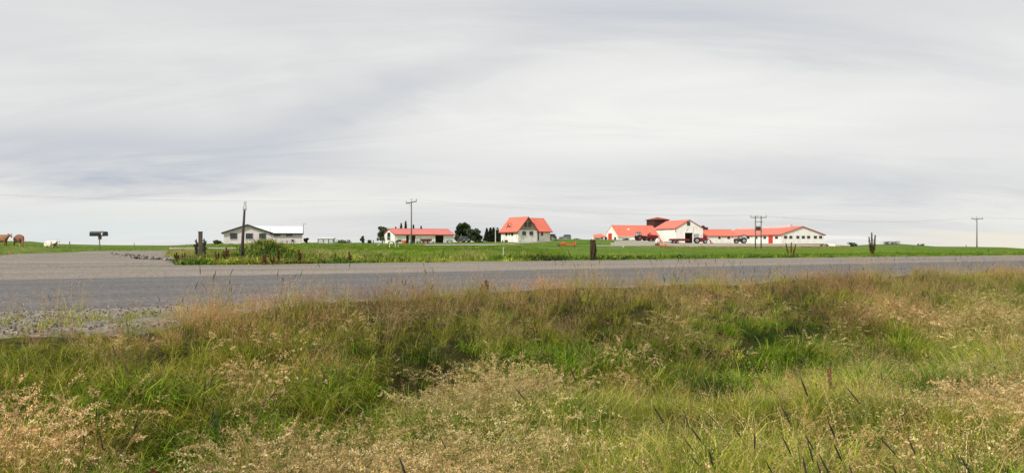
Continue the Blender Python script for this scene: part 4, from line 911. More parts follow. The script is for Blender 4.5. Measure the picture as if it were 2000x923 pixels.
# mailbox
p = hit(195, 490.6); Ym = p.y; sc_ = Ym / F
root = empty('mailbox', p, 0, 'large black mailbox on thin grey post beside the gravel side road', 'mailbox')
zt = (490.6 - 461) * sc_
MB().tube([(.0, 0, -.2), (-.5 * sc_, 0, zt * .55), (-1.0 * sc_, 0, zt)], [1.1 * sc_, 1.1 * sc_, 1.1 * sc_], 8).build('post', M['grey_pole'], root)
MB().box(-2.0 * sc_, 2.2 * sc_, -.1, .1, zt * .78, zt - .004).build('bracket', M['grey_pole'], root)
def arch(x0, x1, w, z0, z1):
    q = MB(); n = 9; prof = [(-w / 2, z0), (w / 2, z0), (w / 2, z0 + (z1 - z0) * .72)] + [(w / 2 * math.cos(a), z0 + (z1 - z0) * (.72 + .28 * math.sin(a))) for a in np.linspace(.35, math.pi - .35, n)] + [(-w / 2, z0 + (z1 - z0) * .72)]
    m_ = len(prof); q.v = [(x0, y, z) for y, z in prof] + [(x1, y, z) for y, z in prof]; q.f = [tuple(reversed(range(m_))), tuple(range(m_, 2 * m_))] + [(i, (i + 1) % m_, m_ + (i + 1) % m_, m_ + i) for i in range(m_)]; return q
arch(-16.5 * sc_, 6 * sc_, .55, zt, zt + 9.6 * sc_).build('box_body', M['black_box'], root)
arch(6 * sc_ + .003, 12 * sc_, .62, zt + .3 * sc_, zt + 9.2 * sc_).build('lid', M['black_box'], root)
MB().box(7.0 * sc_, 9.5 * sc_, -.335, -.312, zt + 2 * sc_, zt + 7 * sc_).build('address_plate', M['grey_wall'], root)
# timber post at the left end of the weed island
p = at(391.5, 31); z_t = EYE + (HR - 453.5) / F * 31 - p.z
root = empty('timber_post', p, .3, 'short square weathered timber post left of the leaning pole', 'post')
MB().box(-.075, .075, -.075, .075, -.3, z_t - .002).build('post', M['wood'], root, bev=.012)
MB().box(-.085, .085, -.085, .085, z_t, z_t + .035).build('cap', M['wood'], root)
# gnarled post
p = hit(1158.5, 508.3); Yg = p.y; gh = 41 / F * Yg; V_ = MB(); random.seed(5)
V_.tube([(0, 0, -.2), (.02, 0, gh * .3), (-.01, 0, gh * .6), (-.03, 0, gh * .85)], [.085, .08, .1, .11], 10)
for k in range(7): a = k * .9; V_.tube([(.07 * math.cos(a), .07 * math.sin(a), gh * .55), (.09 * math.cos(a) - .02, .09 * math.sin(a), gh * (.85 + .15 * random.random())), (.1 * math.cos(a) - .03, .1 * math.sin(a), gh * (.93 + .1 * random.random()))], [.045, .035, .012], 6)
for k in range(6): a = k * 1.1; V_.tube([(.09 * math.cos(a), .09 * math.sin(a), 0), (.12 * math.cos(a + .4), .12 * math.sin(a + .4), gh * .4), (.11 * math.cos(a + .8), .11 * math.sin(a + .8), gh * .75)], [.03, .035, .02], 6)
o = V_.build('gnarled_post', M['gnarled'], None); o.location = p; tag(o, 'gnarled brown stump-like post with jagged top at the far road edge', 'post')

# fence posts
def fpost(px, row_b, row_t, label, lean=0, mm='white_post', Y=None, w=1.6, group='fence posts in the fields'):
    p = hit(px, row_b) if Y is None else at(px, Y); sc_ = p.y / F; h_ = (row_b - row_t) * sc_; r = max(.018, w / 2 * sc_)
    q = MB(); q.tube([(0, 0, -.2), (lean * .5, .01, h_ * .5), (lean, 0, h_ - .03), (lean, 0, h_)], [r, r * .95, r * .85, r * .5], 7)
    o = q.build('fence_post', M[mm], None, smooth=False); o.location = p; return tag(o, label, 'fence post', group)
fpost(136, 491, 471, 'pale fence post just left of the black mailbox', w=2.2, mm='grey_pole')
fpost(262, 487.5, 473.5, 'thin pale fence post right of the black mailbox', w=1.4, mm='grey_pole')
fpost(243 + 57, 486, 479, 'tiny fence post near the right end of the cow field', w=1.2, mm='grey_pole')
fpost(735, 480.5, 474.5, 'pale fence post leaning right, left of the workshop', .5, w=1.3)
fpost(729, 477, 469.5, 'dark short fence post by the tree left of the workshop', w=1.8, mm='pole', Y=190)
fpost(761, 484, 474.5, 'tall white fence post below the workshop gable window', w=1.6)
fpost(772, 482.5, 472.5, 'white fence post at the workshop corner', w=1.4)
fpost(785, 478, 470, 'white fence post beside the orange barrel', w=1.2, Y=185)
fpost(778, 483, 478, 'short white stub post among the workshop posts', w=1.2)
fpost(1217, 481.2, 476, 'small white post at the farmyard edge before the low-walled barn', w=1.3, Y=190)
fpost(1348.5, 483, 478.5, 'pale post on the grassy bank below the barn doorway', w=1.2, Y=182)
fpost(1361.5, 483.3, 478.5, 'pale post on the grassy bank below the red loader tractor', w=1.2, Y=180)
fpost(1887, 482, 477, 'tiny post on the right crest beside the lone pole', w=1.2, Y=220, mm='pole')
fpost(866.5, 508.5, 490, 'thin dark stake at the road edge left of the farmhouse', w=1.4, mm='pole')
fpost(876.5, 506, 494, 'shorter thin dark stake at the road edge left of the farmhouse', w=1.1, mm='pole')
fpost(983, 500, 482, 'pale thin stake in the grass below the farmhouse', w=.9, mm='white_post')
fpost(1473.5, 504, 496, 'dark stub stake in the grass below the H-frame pole', w=1.6, mm='pole')
fpost(1931, 492, 486, 'dark stub in the field right of the lone pole', w=1.8, mm='pole')
# lamp / flag pole
p = at(967.8, 190); h_ = EYE + (HR - 448.5) / F * 190 - p.z; root = empty('yard_lamp', p, 0, 'slim white yard lamp post between the conifers and the farmhouse', 'lamp post')
MB().tube([(0, 0, -.3), (0, 0, h_)], [.12, .09], 8).build('post', M['white_post'], root); MB().tube([(0, 0, h_), (0, 0, h_ + 1.0)], .02, 5).build('rod', M['grey_metal'], root)
MB().box(-.12, .55, -.1, .1, h_ + .003, h_ + .16).build('lamp_head', M['white_post'], root)

# ================================================================== trees and shrubs
def leaf_cloud(n, centers, radii, size, cols, flat=1.0):
    c = np.array(centers); k = rng.integers(0, len(c), n); u = rng.normal(0, 1, (n, 3)); u /= np.linalg.norm(u, axis=1)[:, None]
    r = np.array(radii)[k][:, None] * rng.uniform(.25, 1, (n, 1)) ** .5; p = c[k] + u * r * np.array([1, 1, flat])
    a = rng.normal(0, 1, (n, 3)); a /= np.linalg.norm(a, axis=1)[:, None]; bb = np.cross(a, rng.normal(0, 1, (n, 3))); bb /= np.linalg.norm(bb, axis=1)[:, None]
    s_ = size * rng.uniform(.6, 1.4, (n, 1)); V = np.stack([p - a * s_, p + bb * s_ * .5, p + a * s_, p - bb * s_ * .5], 1)
    C = np.array(cols)[rng.integers(0, len(cols), len(c))][k] * rng.uniform(.7, 1.3, (n, 1))
    return V.reshape(-1, 3), np.arange(4 * n).reshape(-1, 4), np.repeat(C[:, None], 4, 1).reshape(-1, 3)
def tree(name, px, Y, x0, x1, rt, label, cat, style='round', cols=DARKG, n=3500, leaf=.16, group=None, zb=None, trunk=.12):
    p = at(px, Y) if zb is None else Vector(((px - 1000) / F * Y, Y, zb)); sc_ = Y / F; w = (x1 - x0) * sc_; h = EYE + (HR - rt) * sc_ - p.z; cx = ((x0 + x1) / 2 - px) * sc_
    root = empty(name, p, 0, label, cat, group); cen = []; rad = []; tr = MB()
    tr.tube([(0, 0, -.3), (cx * .4, .05, h * .4), (cx * .9, 0, h * .85)], [trunk, trunk * .7, trunk * .25], 7)
    if style == 'round':
        m_ = 52
        for k in range(m_):
            a = rng.uniform(0, 2 * np.pi); t_ = rng.uniform(.12, .93); env = math.sqrt(max(.05, 1 - (abs(t_ - .42) / .58) ** 2.0)); rr = w / 2 * env * rng.uniform(.35, .85)
            c = (cx + math.cos(a) * rr, math.sin(a) * rr, t_ * h); cen.append(c); rad.append(w * rng.uniform(.06, .15)); 
            if k % 3 == 0: tr.tube([(cx * .4 * t_, 0, h * t_ * .5), c], [trunk * .4, .02], 5)
    elif style == 'bush':
        for k in range(16):
            a = rng.uniform(0, 2 * np.pi); rr = w / 2 * rng.uniform(.1, .8); t_ = rng.uniform(.15, .85) * (1 - .4 * (rr / (w / 2)) ** 2)
            cen.append((cx + math.cos(a) * rr, math.sin(a) * rr, t_ * h)); rad.append(w * rng.uniform(.1, .17)); tr.tube([(0, 0, 0), cen[-1]], [trunk * .3, .01], 4)
    elif style == 'spruce':
        for k in range(46):
            t_ = (k + .5) / 46; a = k * 2.4; rr = w / 2 * (1 - t_) ** .8 * rng.uniform(.5, .95)
            cen.append((cx * t_ + math.cos(a) * rr, math.sin(a) * rr, (.06 + .94 * t_) * h)); rad.append(w * .5 * (.12 + .26 * (1 - t_)) ); 
            if k % 4 == 0: tr.tube([(cx * t_, 0, cen[-1][2] + .05), cen[-1]], [.03, .01], 4)
    elif style == 'sparse':
        for k in range(26):
            a = rng.uniform(0, 2 * np.pi); t_ = rng.uniform(.25, 1.0); rr = w / 2 * rng.uniform(.2, .95) * (1.15 - t_ * .6)
            c = (cx + math.cos(a) * rr, math.sin(a) * rr, t_ * h); cen.append(c); rad.append(w * rng.uniform(.06, .15)); tr.tube([(cx * .4 * t_, 0, h * t_ * .5), (c[0] * .8, c[1] * .8, c[2] * .88), c], [trunk * .4, .03, .012], 5)
    tr.build('trunk', M['bark'], root)
    v_, f_, c_ = leaf_cloud(n, cen, rad, leaf, cols, .8 if style == 'spruce' else 1.0); o = np_mesh('crown', v_, f_, M['leaf'], c_); o.parent = root; return root
DKT = L_((58, 76, 38), (74, 90, 48), (44, 60, 32), (84, 100, 58)); GYT = L_((92, 104, 80), (76, 90, 62), (110, 118, 92), (58, 72, 46)); SPR = L_((46, 62, 42), (38, 52, 36), (62, 76, 52))
tree('birch_tree', 747, 212, 731, 758, 444, 'loose grey-green tree at the left end of the workshop', 'tree', 'sparse', GYT, 1500, .2, trunk=.16)
tree('birch_tree', 751, 216, 741, 762, 446, 'darker tree against the workshop left gable', 'tree', 'sparse', DKT, 1500, .2, trunk=.14)
for (a, c, d, lb) in ((778, 789, 436, 'left treetop showing above the workshop roof'), (787, 798, 431.5, 'tallest treetop above the workshop roof'), (803, 812, 439, 'treetop just right of the slanted-arm pole above the roof'), (817, 828, 441.5, 'lowest treetop above the right part of the workshop roof'), (768, 778, 443.5, 'small treetop above the left part of the workshop roof')):
    tree('poplar_tree', (a + c) / 2, 232, a, c, d, lb, 'tree', 'spruce', DKT, 1500, .2, 'trees behind the workshop')
tree('willow_tree', 903, 222, 885, 922, 435.5, 'big dark round tree between workshop and farmhouse', 'tree', 'round', DKT, 9000, .26, trunk=.3)
tree('willow_tree', 928, 216, 906, 944, 447, 'grey-green spreading tree against the big dark round tree', 'tree', 'round', L_((84, 94, 66), (66, 78, 50), (54, 64, 42), (98, 106, 80)), 6500, .24, trunk=.22)
tree('spruce_tree', 950, 232, 944.5, 957, 445.5, 'leftmost sparse spruce beside the farmhouse', 'tree', 'spruce', SPR, 1500, .22, 'spruces left of the farmhouse')
tree('spruce_tree', 957.5, 230, 951.5, 964.5, 445, 'dense spruce just left of the white lamp post', 'tree', 'spruce', SPR, 3600, .24, 'spruces left of the farmhouse')
tree('spruce_tree', 963.5, 233, 957, 971, 444.8, 'spruce right behind the white lamp post', 'tree', 'spruce', SPR, 3600, .24, 'spruces left of the farmhouse')
tree('spruce_tree', 971, 236, 964, 979, 445.5, 'spruce closest to the farmhouse wall', 'tree', 'spruce', SPR, 4000, .24, 'spruces left of the farmhouse')
tree('spruce_tree', 976, 232, 971, 981, 452, 'small spruce tucked against the farmhouse corner', 'tree', 'spruce', SPR, 2200, .24, 'spruces left of the farmhouse')
def bush(px, Y, x0, x1, rt, label, cols=DKT, n=700, leaf=.14, style='bush'): return tree('shrub', px, Y, x0, x1, rt, label, 'shrub', style, cols, n, leaf, trunk=.08)
bush(708, 205, 701, 715, 458, 'pointed dark shrub on the skyline left of the workshop', DKT, 1100)
bush(721, 205, 716, 726, 468, 'small shrub right of the pointed skyline shrub', DKT, 400)
bush(668, 215, 655, 690, 469.5, 'low dark hedge right of the grey hut', DKT, 900)
bush(599, 185, 592.5, 604.5, 462.5, 'round dark shrub at the right corner of the bungalow', DKT, 1600)
bush(425, 175, 413, 436, 469.5, 'low dark shrub at the left corner of the bungalow', DKT, 1100)
bush(527.5, 172, 522, 534, 466, 'bushy plant before the bungalow wall right of the gable windows', DKT, 500, .12)
bush(383, 36, 378, 389, 460, 'leafy shrub just left of the timber post', GYT, 600, .035)
bush(398, 36, 393, 405, 459, 'leafy shrub just right of the timber post', GYT, 600, .035)
bush(1640 + 25, 215, 1655, 1674, 472, 'dark windswept shrub on the skyline right of the long barn', DKT, 600)
bush(1740, 260, 1722, 1762, 474, 'flat dark scrub patch on the right hump', DKT, 900)
bush(1800, 262, 1790, 1806, 476.5, 'tiny scrub at the right end of the hump', DKT, 260)
bush(1222, 262, 1214, 1231, 466.5, 'dark nettle patch against the low-walled barn', DARKG, 900)
bush(935, 205, 928, 946, 470, 'low dark bush beside the conifers', DKT, 700)
bush(1131, 280, 1118, 1137, 467.5, 'low mound of scrub right of the parked grey off-roader', DARKG, 700)

# ---- dock plants: rusty dead flower spikes with leaves at the foot
def dock(px, row_b, spikes, label, Y=None, wd=.045, cols=None, leaves=8, group='dead dock plants'):
    p = hit(px, row_b) if Y is None else at(px, Y); sc_ = p.y / F; root = empty('dock_plant', p, 0, label, 'weed', group)
    cols = L_((112, 70, 46), (92, 58, 42), (76, 58, 46), (130, 84, 52)) if cols is None else cols; st = MB()
    for sx_, st_row in spikes:
        h_ = (row_b - st_row) * sc_; dx_ = (sx_ - px) * sc_
        q = MB(); q.tube([(dx_ * .25, 0, -.05), (dx_ * .7, 0, h_ * .5), (dx_, 0, h_ * .97)], [.008, .007, .003], 5)
        stem_o = q.build('stem', M['rust'], root)
        n_ = int((260 + 5000 * max(0, wd - .05)) * h_ + 60); t_ = rng.uniform(.3, 1.0, n_); rr = wd * (1.05 - t_) ** .45 * rng.uniform(.2, 1, n_); a_ = rng.uniform(0, 6.28, n_)
        cx_ = dx_ * np.where(t_ < .5, .25 + .9 * t_, .4 + .6 * t_) + np.cos(a_) * rr; cy_ = np.sin(a_) * rr; cz_ = h_ * t_; c0 = np.stack([cx_, cy_, cz_], -1)
        d_ = rng.normal(0, 1, (n_, 3)); d_[:, 2] += .6; d_ /= np.linalg.norm(d_, axis=1)[:, None]; qq = np.cross(d_, rng.normal(0, 1, (n_, 3))); qq /= np.linalg.norm(qq, axis=1)[:, None]
        s_ = .018 * rng.uniform(.6, 1.5, (n_, 1)); V = np.stack([c0 - d_ * s_, c0 + qq * s_ * .6, c0 + d_ * s_, c0 - qq * s_ * .6], 1).reshape(-1, 3)
        C_ = np.repeat(cols[rng.integers(0, len(cols), n_)], 4, 0); o = np_mesh('seed_head', V, np.arange(4 * n_).reshape(-1, 4), M['leaf'], C_); o.parent = stem_o
    if leaves:
        v_, f_, c_, _ = blades(leaves, .06, (.15, .3), (.3, .9), .05, np.concatenate([GREEN, OLIVE]), droop=.6); o = np_mesh('leaves', v_, f_, M['leaf'], c_); o.parent = root
dock(1545, 503.5, ((1534.5, 474), (1545.5, 473), (1554, 477)), 'three-stalked brown dock plant fanning out beyond the road below the long barn', wd=.07)
dock(1704.5, 501, ((1697, 462), (1702.5, 454), (1709.5, 458.5), (1706, 480), (1700, 476)), 'tall dark dock plant with pointed spikes at the far road edge on the right', wd=.1, cols=L_((62, 60, 46), (48, 46, 38), (84, 62, 44), (110, 70, 40)))
dock(441, 510, ((437, 484), (442, 476), (446, 482)), 'rusty dock cluster left of the leaning pole', Y=25.9, wd=.06)
dock(424, 510, ((421, 484), (427, 486)), 'short rusty dock left of the dock cluster by the leaning pole', Y=25.7, wd=.05)
dock(516, 512, ((514, 492), (519, 490)), 'low rusty dock right of the leaning pole', Y=25.2, wd=.06)
dock(532, 512, ((528, 494), (535, 493)), 'low rusty dock between two taller ones right of the leaning pole', Y=25.3, wd=.055)
dock(543, 511, ((543, 471.5), (545.5, 482)), 'tallest slim rusty dock in the weed bank', Y=25.8, wd=.045)
dock(584, 510, ((584, 481), (587, 488)), 'brown dock at the right end of the weed bank', Y=26.7, wd=.06)
dock(683, 507, ((682, 485), (685.5, 492), (679, 497)), 'brown dock alone in the dry grass right of the weed bank', Y=28.3, wd=.06)
dock(345, 507, ((341, 488), (345, 486), (349, 490)), 'brown dock at the left tip of the weed island', Y=26.5)
dock(358, 509, ((356, 490), (361, 488)), 'brown dock in the dry grass near the left tip of the weed island', Y=26.5)
dock(1000, 507, ((998, 495), (1003, 497)), 'small dock before the leafy clump below the farmhouse', Y=33, leaves=14)
dock(949, 578, ((949, 545), (953, 552), (944, 556)), 'dark red dock standing on the near verge against the road', Y=9.6, wd=.02, cols=L_((96, 40, 30), (80, 34, 28), (120, 60, 40)))
dock(1624, 700, ((1620, 612), (1627, 645)), 'thin reddish dock rising from the near ditch at the right', Y=6.6, wd=.008, cols=L_((118, 70, 46), (98, 56, 40)))
dock(285, 800, ((275, 728), (290, 738), (300, 722), (262, 742)), 'rusty red dock clump in the near grass at the left', Y=3.6, wd=.02, cols=L_((118, 66, 40), (98, 56, 40), (140, 84, 50)))
# timothy stalks standing out of the near grass
m_h = M['seed_dark']
def timothy(kind):
    r_ = random.Random(kind); root = empty('timothy_stalk', (0, 0, 0)); h_ = r_.uniform(.52, .7); L_x = -r_.uniform(.06, .26); Ls = r_.uniform(.055, .085)
    f_ = lambda t: Vector((L_x * t ** 1.6, .03 * math.sin(3 * t + kind), h_ * t)); t0 = 1 - Ls / h_
    MB().tube([f_(t) for t in np.linspace(0, t0, 7)], .0011, 5).build('stem', M['stalk'], root)
    MB().tube([f_(t0), f_(t0 + .15 * (1 - t0)), f_((1 + t0) / 2), f_(.97), f_(1.0)], [.0014, .0028, .0031, .0027, .0010], 7).build('seed_head', M['spike'], root, smooth=True); return root
M['stalk'] = mat('timothy_stem', (110, 122, 60), .7, .1); M['spike'] = mat('timothy_head', (92, 80, 70), .95, .35, 90, bump=1.0)
TL = 'slender grass stalk with a dark cylindrical seed head standing in the near grass'
protos = [timothy(k) for k in range(5)]; spots = []
random.seed(21)
while len(spots) < 72:
    r_ = random.random(); px_ = random.gauss(1620, 250) if r_ < .62 else random.uniform(0, 2000); row_ = random.uniform(690, 960) if r_ < .8 else random.uniform(600, 720)
    if px_ < -20 or px_ > 2020: continue
    hh_ = .6; # head height above ground: find depth where the head appears at the row
    for Yq in np.arange(1.9, 9, .05):
        x_ = (px_ - 1000) / F * Yq
        if HR + (EYE - gz(x_, Yq) - hh_) / Yq * F <= row_: break
    if s_of(x_, Yq) < float(SE(np.array(t_of(x_, Yq)))) - .2 and Yq > 1.95: spots.append((x_, Yq))
for i, (x_, y_) in enumerate(spots):
    o = protos[i] if i < 5 else copy_tree(protos[i % 5]); tag(o, TL, 'grass stalk', 'dark-headed grass stalks in the near grass')
    o.location = (x_, y_, gz(x_, y_) - .01); o.rotation_euler = (random.gauss(0, .14), random.gauss(-.03, .2), random.gauss(0, .5)); sv_ = random.uniform(.72, 1.08); o.scale = (sv_,) * 3

# ================================================================== vehicles and farm machines
def wheel(root, x, y, r, w, rim='rim_grey', side=-1, name='wheel'):
    o = MB().wheel(x, y, r, r, w).build(name, M['tyre'], root, smooth=False)
    MB().wheel(x, y, r, r * .58, w + .03, 14).build('rim', M[rim], o)
    MB().wheel(x, y, r, r * .18, w + .07, 8).build('hub', M['dark_paint'], o); return o
def tractor(p, yaw, label, body, rim='rim_grey', s=1.0, loader=False, group='tractors in the farmyard'):
    root = empty('tractor', p, yaw, label, 'tractor', group); root.scale = (s, s, s)       # x forward
    for y in (-.82, .82): wheel(root, 0, y, .86, .5, rim, name='rear_wheel'); wheel(root, 2.35, y * .92, .56, .36, rim, name='front_wheel')
    q = MB(); q.prism([(.35, .75), (3.0, .72), (3.05, 1.25), (2.9, 1.5), (.75, 1.68), (.35, 1.68)], -.36, .36, [0, 0, 0, .06, .06, .06]); hood = q.build('hood', M[body], root, bev=.04)
    MB().box(3.052, 3.07, -.28, .28, .85, 1.3).build('grille', M['dark_paint'], hood)
    for y in (-.24, .24): MB().box(3.04, 3.08, y - .08, y + .08, 1.31, 1.4).build('headlight', M['lamp_glass'], root)
    MB().box(-.35, 2.5, -.28, .28, .5, .74).build('chassis', M['dark_paint'], root)
    for y in (-.84, .84):
        q = MB(); a = [math.radians(v) for v in (15, 45, 75, 105, 135, 160)]; pr = [(.96 * math.cos(t), .86 + .96 * math.sin(t)) for t in a] + [(.9 * math.cos(t), .86 + .9 * math.sin(t)) for t in reversed(a)]
        q.prism(pr, y - .27, y + .27); q.build('fender', M[body], root)
    c = MB()
    for x, y in ((.52, -.62), (.52, .62), (-.62, -.62), (-.62, .62), (0.0, -.64), (0.0, .64)): c.box(x - .04, x + .04, y - .04, y + .04, 1.1, 2.55)
    cab = c.build('cab', M['dark_paint'], root)
    MB().box(-.58, .48, -.60, .60, 1.65, 2.5).build('cab_glass', M['cab_glass'], cab)
    MB().box(-.56, .46, -.61, .61, .9, 1.645).build('cab_lower', M[body], cab)
    MB().box(-.75, .68, -.7, .7, 2.552, 2.72, top=.9).build('cab_roof', M['dark_paint' if not loader else body], cab, bev=.03)
    MB().tube([(1.3, .42, 1.5), (1.3, .42, 2.5)], .05, 8).build('exhaust_pipe', M['dark_paint'], root)
    if loader:
        lo = MB()
        for y in (-.5, .5): lo.tube([(.9, y, 1.5), (2.4, y, 1.7), (3.4, y, 1.2), (3.9, y, .5)], [.07, .07, .07, .06], 6)
        lo = lo.build('loader_arms', M['red_paint'], root)
        q = MB(); q.prism([(3.8, .12), (4.6, .12), (4.65, .2), (4.0, .3), (3.9, .95), (3.75, .95)], -.95, .95); q.build('bucket', M['red_paint'], lo)
    return root
tractor(at(1247, 245, .02), math.radians(18), 'dark green tractor with red wheel rims before the low-walled barn', 'green_paint', 'rim_red', 1.0)
tractor(at(1361, 232, .02), math.radians(-8), 'dark red loader tractor parked before the link shed', 'red_paint', 'rim_grey', 1.02, loader=True)
tractor(at(1452.5, 236, .02), math.radians(172), 'dark tractor facing left against the long barn side wall', 'dark_paint', 'rim_grey', .95)
# red forage wagon behind the green tractor
p = at(1266, 248, .02); root = empty('forage_wagon', p, math.radians(12), 'maroon farm wagon hitched right of the dark green tractor', 'wagon')
q = MB(); q.prism([(-.4, .75), (2.9, .75), (3.1, 1.5), (2.5, 1.95), (.3, 2.1), (-.6, 1.3)], -.95, .95, [.15, .15, 0, .05, .05, 0]); q.build('hopper', M['maroon'], root, bev=.05)
MB().box(-.7, 3.2, -.5, .5, .55, .74).build('frame', M['dark_paint'], root)
for x_ in (.6, 1.9):
    for y_ in (-.85, .85): wheel(root, x_, y_, .45, .32)
q = MB(); q.tube([(-.2, 0, 1.95), (.5, 0, 2.55), (1.1, 0, 2.45)], [.22, .2, .12], 8); q.build('spout', M['red_paint'], root)
# long red trailer
p = at(1326.5, 226, .02); root = empty('flatbed_trailer', p, math.radians(3), 'long low dark red trailer beside the barn doorway', 'trailer'); Lh = 18.5 / F * 226
MB().box(-Lh, Lh, -1.05, 1.05, .78, .98).build('bed', M['maroon'], root)
for y_ in (-1.02, .98): MB().box(-Lh, Lh, y_, y_ + .05, .983, 1.38).build('side_board', M['maroon'], root)
for x_ in (-Lh, Lh - .05): MB().box(x_, x_ + .05, -.97, .97, .983, 1.38).build('end_board', M['maroon'], root)
for x_ in (-1.7, -.7):
    for y_ in (-.8, .8): wheel(root, x_, y_, .39, .28)
MB().tube([(Lh, 0, .8), (Lh + 1.0, 0, .55)], .07, 6).build('drawbar', M['dark_paint'], root)
# white and orange tedder
p = at(1287.5, 205, .02); root = empty('hay_machine', p, math.radians(10), 'white and orange hay machine folded upright at the yard edge', 'farm machine')
q = MB(); q.tube([(-.75, 0, .35), (-.65, 0, 1.4), (-.45, 0, 1.95)], [.35, .34, .12], 10); q.build('white_guard', M['white_trim'], root, smooth=True)
q = MB(); q.tube([(-.2, 0, .4), (.25, 0, 1.2), (.15, 0, 2.2)], [.12, .1, .06], 6); q.tube([(.0, .1, 2.2), (.9, .1, .5)], .07, 6); q.build('folded_arm', M['orange'], root)
q = MB(); q.box(.3, 1.3, -.05, .05, 1.9, 2.0); q.box(1.2, 1.3, -.05, .05, .4, 1.9); q.build('hitch_frame', M['white_trim'], root)
for x_ in (-1.0, -.4): wheel(root, x_, -.5, .33, .2, 'orange')
p = at(1296, 196, .02); root = empty('disc_mower', p, math.radians(-5), 'small orange mower lying low beside the white hay machine', 'farm machine', )
MB().box(-.9, 1.0, -.4, .4, .25, .55, top=.8).build('cutter_bar', M['orange'], root, bev=.04); MB().tube([(-.5, 0, .5), (.1, 0, 1.0), (.8, 0, .4)], .06, 6).build('hitch_arm', M['orange'], root)
for x_ in (-.7, .5): wheel(root, x_, -.45, .22, .14)
# orange implement on the lawn
p = hit(1106, 482.0); Yq = 198; p = at(1106, Yq, .02); root = empty('hay_tedder', p, math.radians(2), 'orange low hay tedder on the grass below the parked cars', 'farm machine')
MB().box(-1.9, 2.3, -.12, .12, .45, .62).build('beam', M['orange'], root)
for k, x_ in enumerate((-1.0, 0.1, 1.2)):
    o = MB().wheel(x_, 0, .3, .01, .01).build('rotor', M['orange'], root); o.data.clear_geometry()
    q = MB(); n_ = 10
    for j in range(n_): a = j * 2 * math.pi / n_; q.tube([(x_, 0, .3), (x_ + .6 * math.cos(a), .6 * math.sin(a), .22), (x_ + .68 * math.cos(a), .68 * math.sin(a), .05)], .025, 4)
    q.tube([(x_, 0, .2), (x_, 0, .44)], .12, 8); me = bpy.data.meshes.new('rotor'); me.from_pydata(q.v, [], q.f); me.materials.append(M['orange']); o.data = me
MB().box(1.9, 2.35, -.7, .7, .25, 1.0).build('end_guard', M['orange'], root); MB().box(-1.3, -.2, -.4, .4, .63, .95, top=.7).build('gearbox_cover', M['orange'], root, bev=.05)
wheel(root, -2.1, -.3, .32, .22); wheel(root, -1.7, .3, .32, .22)
# machinery before the workshop
p = at(832, 194, .02); root = empty('tipping_trailer', p, math.radians(14), 'dark red tipping trailer before the workshop', 'trailer')
q = MB(); q.prism([(-1.25, .5), (1.25, .5), (1.4, 1.05), (-1.4, 1.05)], -.8, .8); q.build('tub', M['maroon'], root, bev=.03)
for x_ in (-.5, .5): wheel(root, x_, -.8, .32, .24); wheel(root, x_, .8, .32, .24)
MB().tube([(-1.3, 0, .5), (-2.2, 0, .45)], .06, 6).build('drawbar', M['dark_paint'], root)
p = at(790, 186, .0); root = empty('barrel', p, 0, 'small orange barrel before the workshop doorway', 'barrel')
MB().tube([(0, 0, 0), (0, 0, .05), (0, 0, .35), (0, 0, .65), (0, 0, .7)], [.38, .4, .43, .4, .38], 14).build('drum', M['orange'], root); MB().tube([(0, 0, .703), (0, 0, .74)], .36, 14).build('lid', M['dark_paint'], root)
def small_machine(px, Y, w, h, label, yaw=0, kind=0, name='farm_implement'):
    p = at(px, Y, .02); root = empty(name, p, yaw, label, 'farm machine')
    MB().box(-w / 2, w / 2, -.35, .35, h * .38, h * .6, top=.9).build('frame', M['dark_paint'], root, bev=.03)
    if kind == 0:
        q = MB(); a = [math.radians(v) for v in range(0, 181, 20)]; q.prism([(w * .42 * math.cos(t), h * .45 + h * .55 * math.sin(t)) for t in a], -.3, .3); q.build('hood', M['dark_paint'], root)
    elif kind == 1:
        q = MB(); q.tube([(-w * .4, 0, h * .6), (-w * .1, 0, h), (w * .3, 0, h * .7)], [.08, .06, .05], 6); q.tube([(w * .35, 0, h * .5), (w * .2, 0, h * 1.1)], .05, 6); q.build('arm', M['dark_paint'], root)
    for x_ in (-w * .34, w * .34): wheel(root, x_, -.4, h * .25, .2); wheel(root, x_, .4, h * .25, .2)
    return root
small_machine(780.5, 196, 2.1, .95, 'dark hump-backed machine by the workshop corner posts', 0, 0)
small_machine(764, 198, 1.7, .6, 'low dark implement under the workshop gable window', .2, 1)
small_machine(806, 190, 1.5, .5, 'low dark implement below the slanted-arm pole', .1, 1)
small_machine(818, 194, 1.2, .5, 'small dark implement just left of the red tipping trailer', -.1, 1)
small_machine(878, 206, 1.8, .8, 'dark implement at the right corner of the workshop', .1, 1)
small_machine(849, 196, 1.1, .4, 'flat grey implement by the right workshop doorway', 0, 1)
small_machine(1610, 208, 2.3, .75, 'low brown farm cart at the right end of the yard', 0, 1)
p = at(1624.5, 214, .02); root = empty('white_container', p, 0, 'pale box container right of the long barn gable', 'container'); MB().box(-.8, .8, -.6, .6, 0, .95).build('body', M['white_wall'], root, bev=.03); MB().box(-.84, .84, -.64, .64, .953, 1.0).build('lid', M['cover'], root)
p = at(1235, 240, .02); root = empty('white_sacks', p, .2, 'white wrapped bale lying left of the dark green tractor', 'bale'); MB().tube([(-.75, 0, .38), (-.68, 0, .38), (.68, 0, .38), (.75, 0, .38)], [.3, .38, .38, .3], 14).build('wrapped_bale', M['white_trim'], root, smooth=False)
